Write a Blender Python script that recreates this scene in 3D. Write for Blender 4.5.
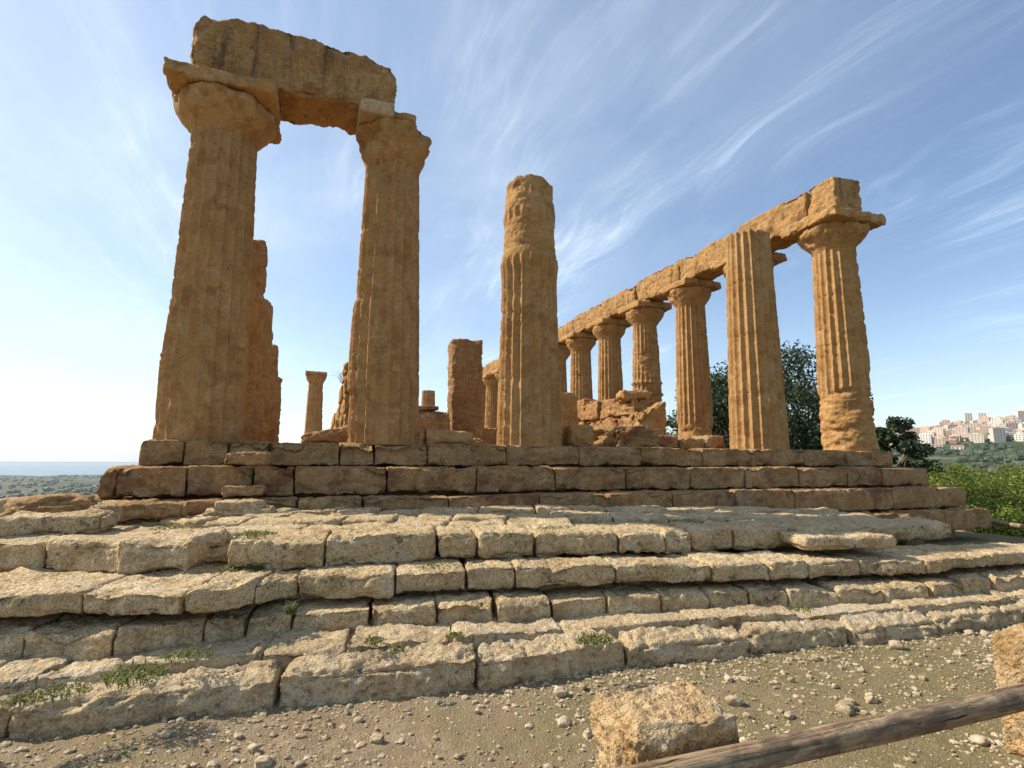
import bpy, math, random
import numpy as np

# ------------------------------------------------------------------ camera, sky, sun, exposure
scene = bpy.context.scene
for o in list(bpy.data.objects):
    bpy.data.objects.remove(o)
R = math.radians
F_PX, YAW, PITCH, ROLL = 549.0, R(20.0), R(8.02), R(0.258)
CAM = np.array([1.80, -10.82, 1.75])
fw = np.array([math.sin(YAW)*math.cos(PITCH), math.cos(YAW)*math.cos(PITCH), math.sin(PITCH)])
r0 = np.array([math.cos(YAW), -math.sin(YAW), 0.0])
u0 = np.cross(r0, fw)
RT = math.cos(ROLL)*r0 + math.sin(ROLL)*u0
UP = -math.sin(ROLL)*r0 + math.cos(ROLL)*u0

def ray(x, y): return fw + RT*(x-512)/F_PX - UP*(y-384)/F_PX
def atz(x, y, z): d = ray(x, y); return CAM + d*((z-CAM[2])/d[2])
def atY(x, y, Y): d = ray(x, y); return CAM + d*((Y-CAM[1])/d[1])

from mathutils import Matrix
cd = bpy.data.cameras.new('camera')
cam = bpy.data.objects.new('camera', cd)
scene.collection.objects.link(cam)
cd.sensor_width = 36.0
cd.lens = F_PX/1024*36.0
cd.clip_start = 0.05
cd.clip_end = 60000
m = Matrix.Identity(4)
for i in range(3):
    m[i][0], m[i][1], m[i][2], m[i][3] = RT[i], UP[i], -fw[i], CAM[i]
cam.matrix_world = m
scene.camera = cam

SUN_AZ = R(-59.5)      # from +Y towards +X
SUN_EL = R(42.0)
SUN_DIR = np.array([math.sin(SUN_AZ)*math.cos(SUN_EL), math.cos(SUN_AZ)*math.cos(SUN_EL), math.sin(SUN_EL)])
SUN_STRENGTH = 5.0
SKY_STRENGTH = 0.135
scene.view_settings.view_transform = 'Standard'
scene.view_settings.look = 'None'
scene.view_settings.gamma = 1.0
scene.view_settings.exposure = 0.43
scene.view_settings.use_curve_mapping = False

sl = bpy.data.lights.new('sun', 'SUN')
sl.energy = SUN_STRENGTH
sl.angle = R(0.55)
sl.color = (1.0, 0.90, 0.76)
so = bpy.data.objects.new('sun', sl)
scene.collection.objects.link(so)
from mathutils import Vector
so.rotation_euler = Vector(-SUN_DIR).to_track_quat('-Z', 'Y').to_euler()
so.location = (-30, 5, 30)

w = bpy.data.worlds.new('World')
scene.world = w
w.use_nodes = True

class NT:
    """small node-tree helper"""
    def __init__(s, nt):
        s.nt = nt; s.n = nt.nodes; s.l = nt.links
    def node(s, typ, **kw):
        n = s.n.new(typ)
        for k, v in kw.items():
            if k.startswith('i_'): n.inputs[k[2:]].default_value = v
            else: setattr(n, k, v)
        return n
    def link(s, a, b): s.l.new(a, b)
    def val(s, sock, v):
        if isinstance(v, bpy.types.NodeSocket): s.l.new(v, sock)
        else: sock.default_value = v
    def math(s, op, a, b=None, c=None, clamp=False):
        n = s.n.new('ShaderNodeMath'); n.operation = op; n.use_clamp = clamp
        s.val(n.inputs[0], a)
        if b is not None: s.val(n.inputs[1], b)
        if c is not None: s.val(n.inputs[2], c)
        return n.outputs[0]
    def mix(s, f, a, b, mode='MIX'):
        n = s.n.new('ShaderNodeMix'); n.data_type = 'RGBA'; n.blend_type = mode; n.clamp_factor = True
        s.val(n.inputs[0], f); s.val(n.inputs[6], a); s.val(n.inputs[7], b)
        return n.outputs[2]
    def noise(s, vec, scale, detail=4, rough=0.55, dist=0.0, lac=2.0):
        n = s.n.new('ShaderNodeTexNoise')
        n.inputs['Scale'].default_value = scale; n.inputs['Detail'].default_value = detail
        n.inputs['Roughness'].default_value = rough; n.inputs['Distortion'].default_value = dist
        n.inputs['Lacunarity'].default_value = lac
        s.l.new(vec, n.inputs['Vector'])
        return n.outputs['Fac']
    def voro(s, vec, scale, feature='F1', rnd=1.0):
        n = s.n.new('ShaderNodeTexVoronoi'); n.feature = feature
        n.inputs['Scale'].default_value = scale; n.inputs['Randomness'].default_value = rnd
        s.l.new(vec, n.inputs['Vector'])
        return n
    def ss(s, v, a, b, lo=0.0, hi=1.0):
        n = s.n.new('ShaderNodeMapRange'); n.interpolation_type = 'SMOOTHSTEP'
        s.val(n.inputs[0], v)
        n.inputs[1].default_value = a; n.inputs[2].default_value = b
        n.inputs[3].default_value = lo; n.inputs[4].default_value = hi
        return n.outputs[0]
    def mapping(s, vec, scale=(1, 1, 1), rot=(0, 0, 0), loc=(0, 0, 0)):
        n = s.n.new('ShaderNodeMapping')
        n.inputs['Scale'].default_value = scale; n.inputs['Rotation'].default_value = rot
        n.inputs['Location'].default_value = loc
        s.l.new(vec, n.inputs['Vector'])
        return n.outputs[0]

def build_world():
    t = NT(w.node_tree)
    t.n.clear()
    out = t.node('ShaderNodeOutputWorld')
    bg = t.node('ShaderNodeBackground')
    t.link(bg.outputs[0], out.inputs['Surface'])
    bg.inputs['Strength'].default_value = SKY_STRENGTH
    tc = t.node('ShaderNodeTexCoord')
    sep = t.node('ShaderNodeSeparateXYZ')
    t.link(tc.outputs['Generated'], sep.inputs[0])
    zc = t.math('MAXIMUM', sep.outputs[2], 0.012)
    com = t.node('ShaderNodeCombineXYZ')
    t.link(sep.outputs[0], com.inputs[0]); t.link(sep.outputs[1], com.inputs[1]); t.link(zc, com.inputs[2])
    sky = t.node('ShaderNodeTexSky')
    sky.sky_type = 'NISHITA'
    sky.sun_disc = False
    sky.sun_elevation = SUN_EL
    sky.sun_rotation = SUN_AZ
    sky.altitude = 120
    sky.air_density = 1.0
    sky.dust_density = 0.5
    sky.ozone_density = 1.3
    t.link(com.outputs[0], sky.inputs[0])
    # thin cirrus on a high plane, streaks running along the temple's long axis
    zz = t.math('ADD', zc, 0.10)
    px = t.math('DIVIDE', sep.outputs[0], zz)
    py = t.math('DIVIDE', sep.outputs[1], zz)
    cp = t.node('ShaderNodeCombineXYZ')
    t.link(px, cp.inputs[0]); t.link(py, cp.inputs[1])
    P = cp.outputs[0]
    # gentle warp so the streaks curl
    wn = t.node('ShaderNodeTexNoise'); wn.inputs['Scale'].default_value = 0.8; wn.inputs['Detail'].default_value = 3
    t.link(P, wn.inputs['Vector'])
    wv = t.node('ShaderNodeVectorMath', operation='SCALE'); wv.inputs['Scale'].default_value = 0.45
    t.link(wn.outputs['Color'], wv.inputs[0])
    av = t.node('ShaderNodeVectorMath', operation='ADD')
    t.link(P, av.inputs[0]); t.link(wv.outputs[0], av.inputs[1])
    st = t.mapping(av.outputs[0], scale=(2.6, 0.55, 1), rot=(0, 0, R(6)), loc=(0.7, 2.3, 0))
    n1 = t.noise(st, 1.5, 10, 0.62, 0.5)
    st2 = t.mapping(av.outputs[0], scale=(8.0, 1.3, 1), rot=(0, 0, R(-14)), loc=(5.7, 1.3, 0))
    n2 = t.noise(st2, 1.3, 8, 0.6, 0.3)
    big = t.noise(t.mapping(P, scale=(0.9, 0.5, 1), loc=(3.1, 0.4, 0)), 0.9, 3, 0.5)
    s1 = t.math('MULTIPLY', t.ss(n1, 0.45, 0.76), t.ss(big, 0.40, 0.62))
    s2 = t.math('MULTIPLY', t.ss(n2, 0.50, 0.85), t.ss(big, 0.36, 0.7))
    veil = t.ss(t.noise(t.mapping(P, scale=(1.0, 0.6, 1), loc=(1.3, 5.2, 0)), 1.1, 6, 0.6, 0.4), 0.30, 0.85)
    # thicker veil towards the sun's side
    sd = t.node('ShaderNodeVectorMath', operation='DOT_PRODUCT')
    t.link(tc.outputs['Generated'], sd.inputs[0]); sd.inputs[1].default_value = tuple(SUN_DIR)
    near = t.ss(sd.outputs['Value'], -0.15, 0.75)
    st3 = t.mapping(av.outputs[0], scale=(24.0, 2.4, 1), rot=(0, 0, R(-6)), loc=(2.2, 8.3, 0))
    n3 = t.noise(st3, 1.2, 6, 0.65, 0.25)
    fib = t.math('MULTIPLY', t.ss(n3, 0.40, 0.75), t.math('ADD', s1, t.math('MULTIPLY', s2, 0.7)))
    v2 = t.math('MULTIPLY', t.math('ADD', t.math('MULTIPLY', near, 0.66), 0.02), t.math('ADD', t.math('MULTIPLY', veil, 0.8), 0.25))
    hz = t.ss(sep.outputs[2], 0.30, 0.0)
    cl = t.math('ADD', t.math('MULTIPLY', s1, 0.28), t.math('MULTIPLY', s2, 0.22))
    cl = t.math('ADD', cl, t.math('MULTIPLY', fib, 0.55))
    cl = t.math('ADD', cl, v2)
    cl = t.math('ADD', cl, t.math('MULTIPLY', hz, 0.14), clamp=True)
    cl = t.math('MINIMUM', cl, 0.93)
    cc = t.mix(near, (5.4, 6.5, 7.7, 1), (5.2, 6.0, 6.6, 1))
    col = t.mix(cl, sky.outputs[0], cc)
    t.link(col, bg.inputs['Color'])
build_world()

# ------------------------------------------------------------------ noise
_rng = np.random.RandomState(11)
_perm = _rng.permutation(256); _perm = np.concatenate([_perm, _perm, _perm])
_g = _rng.normal(size=(256, 3)); _g /= np.linalg.norm(_g, axis=1)[:, None]

def perlin(P):
    P = np.asarray(P, dtype=np.float64)
    I = np.floor(P).astype(np.int64); Fr = P-I; I &= 255
    u = Fr*Fr*Fr*(Fr*(Fr*6-15)+10)
    out = np.zeros(len(P))
    for dx in (0, 1):
        wx = u[:, 0] if dx else 1-u[:, 0]
        a = _perm[(I[:, 0]+dx) & 255]
        for dy in (0, 1):
            wy = wx*(u[:, 1] if dy else 1-u[:, 1])
            b = _perm[a+((I[:, 1]+dy) & 255)]
            for dz in (0, 1):
                g = _g[_perm[b+((I[:, 2]+dz) & 255)]]
                d = (Fr[:, 0]-dx)*g[:, 0]+(Fr[:, 1]-dy)*g[:, 1]+(Fr[:, 2]-dz)*g[:, 2]
                out += wy*(u[:, 2] if dz else 1-u[:, 2])*d
    return out*1.5

def fbm(P, f=1.0, o=4, gain=0.5, off=0.0):
    P = np.asarray(P)*f+off
    s = 0; a = 1.0
    for k in range(o):
        s = s+a*perlin(P); P = P*2.03+17.3; a *= gain
    return s

def sstep(x, a, b):
    t = np.clip((x-a)/(b-a), 0, 1)
    return t*t*(3-2*t)

# ------------------------------------------------------------------ objects
COL = scene.collection

def link_mesh(name, V, faces, mats, parent=None, loc=None, smooth=True, fmat=None):
    """V in world coordinates; faces = list of (n,k) index arrays"""
    V = np.asarray(V, dtype=np.float64)
    if not isinstance(faces, (list, tuple)): faces = [faces]
    faces = [np.asarray(f) for f in faces if len(f)]
    if parent is not None:
        base = np.zeros(3); q = parent
        while q is not None:
            base += np.array(q.location); q = q.parent
        loc = (0, 0, 0)
    else:
        if loc is None:
            loc = ((V[:, 0].min()+V[:, 0].max())/2, (V[:, 1].min()+V[:, 1].max())/2, V[:, 2].min())
        base = np.array(loc)
    me = bpy.data.meshes.new(name)
    me.vertices.add(len(V))
    me.vertices.foreach_set('co', (V-base).astype(np.float32).ravel())
    tot = sum(f.size for f in faces); np_ = sum(len(f) for f in faces)
    me.loops.add(tot); me.polygons.add(np_)
    me.loops.foreach_set('vertex_index', np.concatenate([f.ravel() for f in faces]).astype(np.int32))
    ls = []; k = 0
    for f in faces:
        ls.append(k+np.arange(len(f))*f.shape[1]); k += f.size
    me.polygons.foreach_set('loop_start', np.concatenate(ls).astype(np.int32))
    if not isinstance(mats, (list, tuple)): mats = [mats]
    for mm in mats: me.materials.append(mm)
    if fmat is not None: me.polygons.foreach_set('material_index', np.asarray(fmat, dtype=np.int32))
    me.polygons.foreach_set('use_smooth', np.full(np_, bool(smooth)))
    me.update(calc_edges=True)
    me.validate()
    o = bpy.data.objects.new(name, me)
    COL.objects.link(o)
    o.location = loc
    if parent is not None: o.parent = parent
    return o

def tag(o, label=None, cat=None, group=None, kind=None):
    if label: o['label'] = label
    if cat:
        o['category'] = cat
        if not kind: kind = 'thing'
    if group: o['group'] = group
    if kind: o['kind'] = kind
    return o

def thing(name, label, cat, loc, group=None):
    o = bpy.data.objects.new(name, None)
    o.empty_display_size = 0.2
    COL.objects.link(o)
    o.location = tuple(float(v) for v in loc)
    return tag(o, label, cat, group)

class Geo:
    """gathers several shapes into one mesh"""
    def __init__(s): s.V = []; s.F = {}; s.n = 0; s.M = {}
    def add(s, V, faces, mi=0):
        if not isinstance(faces, (list, tuple)): faces = [faces]
        for f in faces:
            f = np.asarray(f)
            if len(f):
                s.F.setdefault(f.shape[1], []).append(f+s.n)
                s.M.setdefault(f.shape[1], []).append(np.full(len(f), mi))
        s.V.append(np.asarray(V)); s.n += len(V)
    def build(s, name, mats, parent=None, loc=None, smooth=True):
        ks = sorted(s.F)
        return link_mesh(name, np.concatenate(s.V), [np.concatenate(s.F[k]) for k in ks], mats, parent, loc, smooth,
                         np.concatenate([np.concatenate(s.M[k]) for k in ks]))

def grid_faces(nu, nv, wrap_u=False):
    """vertices laid out [v*nu+u]"""
    uu = np.arange(nu if wrap_u else nu-1); vv = np.arange(nv-1)
    U, Vv = np.meshgrid(uu, vv)
    a = (Vv*nu+U).ravel(); b = (Vv*nu+(U+1) % nu).ravel()
    return np.stack([a, b, b+nu, a+nu], 1)

def box_surface(nx, ny, nz):
    Vs = []; Fs = []; n = 0
    for ax, sg in ((0, -1), (0, 1), (1, -1), (1, 1), (2, -1), (2, 1)):
        nn = [nx, ny, nz]; a, b = [k for k in range(3) if k != ax]
        ga = np.linspace(-1, 1, nn[a]+1); gb = np.linspace(-1, 1, nn[b]+1)
        A, B = np.meshgrid(ga, gb)
        p = np.zeros((A.size, 3)); p[:, a] = A.ravel(); p[:, b] = B.ravel(); p[:, ax] = sg
        f = grid_faces(nn[a]+1, nn[b]+1)
        e = np.zeros(3); e[ax] = 1
        ea = np.zeros(3); ea[a] = 1; eb = np.zeros(3); eb[b] = 1
        if np.dot(np.cross(ea, eb), e)*sg < 0: f = f[:, ::-1]
        Vs.append(p); Fs.append(f+n); n += len(p)
    V = np.concatenate(Vs); Fq = np.concatenate(Fs)
    key = np.round(V*1e5).astype(np.int64)
    _, idx, inv = np.unique(key, axis=0, return_index=True, return_inverse=True)
    return V[idx], inv.ravel()[Fq]

_seed = [0]
def block(P4, zb, zt, r=0.04, amp=0.012, chip=0.05, pit=0.012, f=2.6, res=0.05, seed=None, strata=0.0, cuts=(), grain=0.0, facets=5, flake=0.014, tight=0.0, planes=()):
    """worn stone block.  P4 = plan corners front-left, front-right, back-right, back-left; zb, zt scalars or 4 values"""
    if seed is None:
        _seed[0] += 1; seed = _seed[0]
    P4 = np.asarray(P4, dtype=float)[:, :2]
    zb = np.broadcast_to(np.asarray(zb, float), (4,)); zt = np.broadcast_to(np.asarray(zt, float), (4,))
    lx = (np.linalg.norm(P4[1]-P4[0])+np.linalg.norm(P4[2]-P4[3]))/2
    ly = (np.linalg.norm(P4[3]-P4[0])+np.linalg.norm(P4[2]-P4[1]))/2
    lz = float(np.mean(zt-zb))
    h = np.array([lx, ly, lz])/2
    n3 = [int(max(3, min(150, round(2*k/res)))) for k in h]
    U, Fq = box_surface(*n3)
    off = np.array([seed*7.31, seed*3.77, seed*5.13])
    c = U*h
    rr = min(r, 0.85*h.min())
    rv = np.clip(rr*(1+0.9*perlin(c*1.7+off)), 0.35*rr, 0.9*h.min())
    lim = h[None, :]-rv[:, None]
    inner = np.clip(c, -lim, lim)
    d = c-inner
    L = np.linalg.norm(d, axis=1)[:, None]
    n = d/np.maximum(L, 1e-9)
    p = inner+n*rv[:, None]
    edge = np.clip((1-np.abs(n).max(1))/0.42, 0, 1)
    if tight:                                   # neighbours in a course touch: little wear on the end faces
        p[:, 0] = (1-tight)*p[:, 0]+tight*c[:, 0]
        edge = edge*(1-tight*np.clip(1-np.abs(n[:, 2])*2.2, 0, 1))
        n = n*np.array([1-tight, 1, 1])
    # wear near the edges reaches into the faces too
    gap = h[None, :]-np.abs(c)
    two = np.sort(gap+np.array([tight*.2, 0, 0]), axis=1)[:, 1]
    eb = np.exp(-(two/(0.45*min(0.25, h.min())+1e-6))**2)
    big = fbm(c, f, 3, 0.5, off)
    fine = fbm(c, f*5.5, 3, 0.55, off+9)
    disp = 0.7*amp*big+amp*0.6*fine
    ch = np.maximum(0, fbm(c, f*1.3, 2, 0.5, off+31)+0.12)
    disp -= chip*ch*np.maximum(edge, eb*0.8)
    disp -= pit*np.maximum(0, fbm(c, 14.0, 2, 0.5, off+57)-0.12)
    if grain:
        disp += grain*(fbm(c, 22.0, 3, 0.6, off+83)-1.2*np.maximum(0, fbm(c, 34.0, 2, 0.5, off+91)-.15))
    if strata:
        sv = fbm(c*np.array([0.7, 0.7, 7.0]), 1.6, 3, 0.5, off+71)
        disp -= strata*np.abs(sv)*(1-np.abs(n[:, 2]))
    if flake:
        fm = fbm(c, 1.9, 4, 0.6, off+101)
        disp -= flake*(sstep(fm, .10, .16)+0.8*sstep(fm, .36, .41))
    for (cx, cy, cz, rad, dep) in cuts:         # bitten-off places, unit coordinates
        q = (U-np.array([cx, cy, cz]))*h
        disp -= dep*np.exp(-(np.linalg.norm(q, axis=1)/rad)**2)
    p = p+n*disp[:, None]
    rq = np.random.RandomState(int(seed*17+5) % 100000)
    for k in range(facets):                     # broken corners and edges
        sg = np.array([rq.choice((-1, 1)), rq.choice((-1, -1, 1)), rq.choice((-1, 1, 1))])
        nv = np.abs(rq.normal(size=3))*np.array([1, 1, 1.0])+0.12
        if rq.uniform() < .6: nv[rq.randint(3)] *= .12
        if tight: nv[0] *= (.06 if k % 3 else .7)
        nv = nv/np.linalg.norm(nv)*sg
        dep_ = rq.uniform(.01, .07)*min(1.0, h.min()/.14)
        dd = np.abs(nv)@h-dep_+0.012*fbm(c, 4.0, 3, 0.6, off+120+k*3)
        over = p@nv-dd
        p = p-np.maximum(over, 0)[:, None]*nv*0.92
    for k, (pn, dep_) in enumerate(planes):
        nv = np.asarray(pn, float); nv = nv/np.linalg.norm(nv)
        dd = np.abs(nv)@h-dep_+0.05*fbm(c, 2.5, 4, 0.6, off+220+k*3)
        p = p-np.maximum(p@nv-dd, 0)[:, None]*nv*0.95
    t = p/h
    a = (t[:, 0]+1)/2; b = (t[:, 1]+1)/2; g = (t[:, 2]+1)/2
    W = np.stack([(1-a)*(1-b), a*(1-b), a*b, (1-a)*b], 1)
    xy = W@P4
    z0 = W@zb; z1 = W@zt
    return np.column_stack([xy, z0+(z1-z0)*g]), Fq

def rect(cx, cy, lx, ly, rot=0.0):
    c, s = math.cos(rot), math.sin(rot)
    return [(cx+c*x-s*y, cy+s*x+c*y) for x, y in ((-lx/2, -ly/2), (lx/2, -ly/2), (lx/2, ly/2), (-lx/2, ly/2))]

_ico = {}
def ico(sub):
    if sub not in _ico:
        import bmesh
        bm = bmesh.new()
        bmesh.ops.create_icosphere(bm, subdivisions=sub, radius=1.0)
        V = np.array([v.co[:] for v in bm.verts]); Fq = np.array([[v.index for v in f.verts] for f in bm.faces])
        bm.free()
        _ico[sub] = (V, Fq)
    return _ico[sub]

def rock(c, rx, ry, rz, sub=4, amp=0.22, f=1.6, seed=None, rot=0.0, flat=0.0):
    """lump of stone resting with its lowest side at c.z"""
    if seed is None:
        _seed[0] += 1; seed = _seed[0]
    V, Fq = ico(sub)
    off = seed*4.7
    n = V.copy()
    # squarish lump: push towards a rounded box
    q = np.sign(V)*np.abs(V)**0.62
    q /= np.abs(q).max(1).mean()
    d = 1+amp*fbm(V, f, 4, 0.55, off)-amp*0.5*np.abs(fbm(V, f*2.2, 3, 0.5, off+5))
    p = q*d[:, None]*np.array([rx, ry, rz])
    if flat: p[:, 2] = np.where(p[:, 2] < -flat*rz, -flat*rz, p[:, 2])
    cs, sn = math.cos(rot), math.sin(rot)
    p = np.column_stack([p[:, 0]*cs-p[:, 1]*sn, p[:, 0]*sn+p[:, 1]*cs, p[:, 2]])
    p[:, 2] -= p[:, 2].min()
    return p+np.asarray(c, float), Fq

# ------------------------------------------------------------------ materials
def new_mat(name):
    mt = bpy.data.materials.new(name)
    mt.use_nodes = True
    t = NT(mt.node_tree)
    t.n.clear()
    out = t.node('ShaderNodeOutputMaterial')
    bs = t.node('ShaderNodeBsdfPrincipled')
    bs.inputs['Roughness'].default_value = 0.95
    bs.inputs['Specular IOR Level'].default_value = 0.12
    t.link(bs.outputs[0], out.inputs['Surface'])
    return mt, t, bs, out

def stone_mat(name, ca, cb, cc, dark=(0.07, 0.055, 0.04), dark_amt=0.5, pale=(0.5, 0.43, 0.32), pale_amt=0.35,
              bump=0.5, bump_d=0.03, vert=0.0, fine=1.0, red=None, spk=1.0):
    mt, t, bs, out = new_mat(name)
    g = t.node('ShaderNodeNewGeometry')
    P = g.outputs['Position']
    n1 = t.noise(P, 0.75, 5, 0.6, 0.3)
    n2 = t.noise(P, 3.1, 6, 0.62, 0.4)
    n3 = t.noise(P, 17.0, 5, 0.65)
    n4 = t.noise(P, 75.0*fine, 3, 0.6)
    col = t.mix(t.ss(n1, 0.36, 0.64), ca+(1,), cb+(1,))
    col = t.mix(t.ss(n2, 0.44, 0.68), col, cc+(1,))
    col = t.mix(t.math('MULTIPLY', t.ss(t.noise(P, 2.6, 8, 0.70, 1.0), 0.53, 0.62), pale_amt), col, pale+(1,))
    if red:
        col = t.mix(t.math('MULTIPLY', t.ss(t.noise(P, 1.35, 5, 0.6, 0.6), 0.54, 0.66), 0.75), col, red+(1,))
    if vert:
        pv = t.mapping(P, scale=(5.0, 5.0, 0.45))
        col = t.mix(t.math('MULTIPLY', t.ss(t.noise(pv, 1.0, 6, 0.65), 0.52, 0.72), vert), col, dark+(1,))
    # lichen crust and grime with a ragged outline of its own
    li = t.math('MULTIPLY', t.ss(n3, 0.51, 0.63), t.ss(t.noise(P, 2.3, 5, 0.65), 0.45, 0.60))
    col = t.mix(t.math('MULTIPLY', li, dark_amt), col, dark+(1,))
    v = t.math('ADD', t.math('MULTIPLY', n4, 0.55), t.math('MULTIPLY', n3, 0.45))
    br = t.ss(v, 0.32, 0.68, 1-.45*spk, 1+.42*spk)
    cm = t.node('ShaderNodeVectorMath', operation='SCALE')
    t.link(col, cm.inputs[0]); t.link(br, cm.inputs['Scale'])
    t.link(cm.outputs[0], bs.inputs['Base Color'])
    vo = t.voro(P, 26.0*fine, 'SMOOTH_F1')
    pits = t.ss(vo.outputs['Distance'], 0.05, 0.42)
    hgt = t.math('ADD', t.math('MULTIPLY', n3, 1.5), t.math('MULTIPLY', n4, 0.55))
    hgt = t.math('ADD', hgt, t.math('MULTIPLY', pits, 0.35))
    bp = t.node('ShaderNodeBump')
    bp.inputs['Strength'].default_value = bump; bp.inputs['Distance'].default_value = bump_d
    t.link(hgt, bp.inputs['Height'])
    t.link(bp.outputs[0], bs.inputs['Normal'])
    return mt

M = {}
M['column'] = stone_mat('golden calcarenite of columns', (0.40, 0.222, 0.080), (0.445, 0.262, 0.105), (0.32, 0.165, 0.058),
                        dark=(0.10, 0.065, 0.04), dark_amt=0.6, pale=(0.50, 0.36, 0.20), pale_amt=0.40, bump=0.55, bump_d=0.03, spk=.6)
M['architrave'] = stone_mat('golden calcarenite of beams', (0.38, 0.215, 0.080), (0.43, 0.255, 0.10), (0.30, 0.16, 0.06),
                            dark=(0.085, 0.06, 0.04), dark_amt=0.5, pale=(0.5, 0.36, 0.2), pale_amt=0.3, bump=0.6, bump_d=0.04, vert=0.85)
M['krepis'] = stone_mat('brown weathered platform stone', (0.37, 0.22, 0.092), (0.42, 0.265, 0.125), (0.26, 0.145, 0.064),
                        dark=(0.07, 0.05, 0.035), dark_amt=0.6, pale=(0.45, 0.34, 0.21), pale_amt=0.45, bump=0.8, bump_d=0.035, red=(0.22, 0.085, 0.05))
M['stair'] = stone_mat('buff limestone of stairs', (0.54, 0.395, 0.21), (0.60, 0.46, 0.27), (0.43, 0.295, 0.15),
                       dark=(0.085, 0.07, 0.05), dark_amt=0.85, pale=(0.56, 0.48, 0.36), pale_amt=0.4, bump=0.85, bump_d=0.035, spk=1.2)
M['slab'] = stone_mat('grey buff limestone of lowest slabs', (0.50, 0.375, 0.215), (0.56, 0.44, 0.27), (0.37, 0.265, 0.15),
                      dark=(0.07, 0.06, 0.045), dark_amt=0.75, pale=(0.54, 0.48, 0.38), pale_amt=0.5, bump=0.8, bump_d=0.03, fine=1.2)
M['burnt'] = stone_mat('fire reddened wall stone', (0.40, 0.23, 0.095), (0.37, 0.20, 0.085), (0.32, 0.17, 0.07),
                       dark=(0.12, 0.06, 0.04), dark_amt=0.4, pale=(0.5, 0.36, 0.2), pale_amt=0.4, bump=0.7, bump_d=0.05, red=(0.29, 0.12, 0.065))
M['post'] = stone_mat('porous yellow shell stone', (0.46, 0.30, 0.14), (0.50, 0.355, 0.19), (0.38, 0.23, 0.095),
                      dark=(0.10, 0.07, 0.05), dark_amt=0.6, pale=(0.58, 0.49, 0.34), pale_amt=0.45, bump=1.0, bump_d=0.025, fine=1.6, spk=1.3)
M['plaster'] = stone_mat('smooth repair mortar', (0.42, 0.285, 0.155), (0.44, 0.30, 0.165), (0.40, 0.27, 0.145),
                         dark_amt=0.1, pale_amt=0.15, bump=0.25, bump_d=0.015)
M['pebble'] = stone_mat('pale pebbles', (0.40, 0.315, 0.20), (0.33, 0.25, 0.15), (0.47, 0.39, 0.27),
                        dark_amt=0.2, pale_amt=0.4, bump=0.3, bump_d=0.01)

def ground_mat():
    mt, t, bs, out = new_mat('stony earth and dry fields')
    g = t.node('ShaderNodeNewGeometry'); P = g.outputs['Position']
    n1 = t.noise(P, 0.9, 6, 0.62, 0.3); n2 = t.noise(P, 6.0, 6, 0.65, 0.3); n3 = t.noise(P, 40.0, 4, 0.6)
    earth = t.mix(t.ss(n2, 0.4, 0.65), (0.31, 0.225, 0.13, 1), (0.42, 0.325, 0.20, 1))
    earth = t.mix(t.math('MULTIPLY', t.ss(n3, 0.45, 0.7), 0.6), earth, (0.25, 0.18, 0.11, 1))
    green = t.mix(t.ss(n3, 0.4, 0.65), (0.16, 0.145, 0.05, 1), (0.27, 0.23, 0.09, 1))
    sp = t.node('ShaderNodeSeparateXYZ'); t.link(P, sp.inputs[0])
    east = t.ss(sp.outputs[0], 2.0, 6.5, 0.0, 0.16)
    gm = t.ss(t.math('ADD', t.math('ADD', t.math('MULTIPLY', n1, 0.55), t.math('MULTIPLY', n2, 0.45)), east), 0.50, 0.64)
    near = t.mix(t.math('MULTIPLY', gm, 0.6), earth, green)
    vg = t.voro(P, 42.0); vg2 = t.voro(P, 95.0)
    pc = t.node('ShaderNodeSeparateXYZ'); t.link(vg.outputs['Color'], pc.inputs[0])
    peb = t.math('MULTIPLY', t.ss(pc.outputs[0], 0.45, 0.6), t.ss(vg.outputs['Distance'], 0.42, 0.30))
    near = t.mix(t.math('MULTIPLY', peb, 0.85), near, (0.40, 0.33, 0.225, 1))
    # far country: fields, scrub and groves
    f1 = t.noise(t.mapping(P, scale=(1, 1, 1)), 0.004, 6, 0.65, 0.6)
    vo = t.voro(P, 0.0045); vo.inputs['Randomness'].default_value = 1.0
    sepc = t.node('ShaderNodeSeparateXYZ'); t.link(vo.outputs['Color'], sepc.inputs[0])
    far = t.mix(t.ss(f1, 0.40, 0.62), (0.040, 0.058, 0.024, 1), (0.12, 0.115, 0.05, 1))
    far = t.mix(t.math('MULTIPLY', t.ss(sepc.outputs[0], 0.6, 0.9), 0.4), far, (0.24, 0.20, 0.11, 1))
    far = t.mix(t.ss(t.noise(P, 0.03, 4, 0.7), 0.46, 0.60), far, (0.038, 0.055, 0.024, 1))
    ln = t.node('ShaderNodeVectorMath', operation='LENGTH'); t.link(P, ln.inputs[0])
    col = t.mix(t.ss(ln.outputs['Value'], 18, 60), near, far)
    t.link(col, bs.inputs['Base Color'])
    bp = t.node('ShaderNodeBump'); bp.inputs['Strength'].default_value = 0.9; bp.inputs['Distance'].default_value = 0.025
    gh = t.math('ADD', t.math('MULTIPLY', n3, 0.9), t.noise(P, 130, 3, 0.6))
    gh = t.math('ADD', gh, t.math('MULTIPLY', peb, 0.7))
    gh = t.math('ADD', gh, t.math('MULTIPLY', t.ss(vg2.outputs['Distance'], 0.5, 0.1), 0.35))
    t.link(gh, bp.inputs['Height'])
    t.link(bp.outputs[0], bs.inputs['Normal'])
    return mt
M['ground'] = ground_mat()

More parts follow.
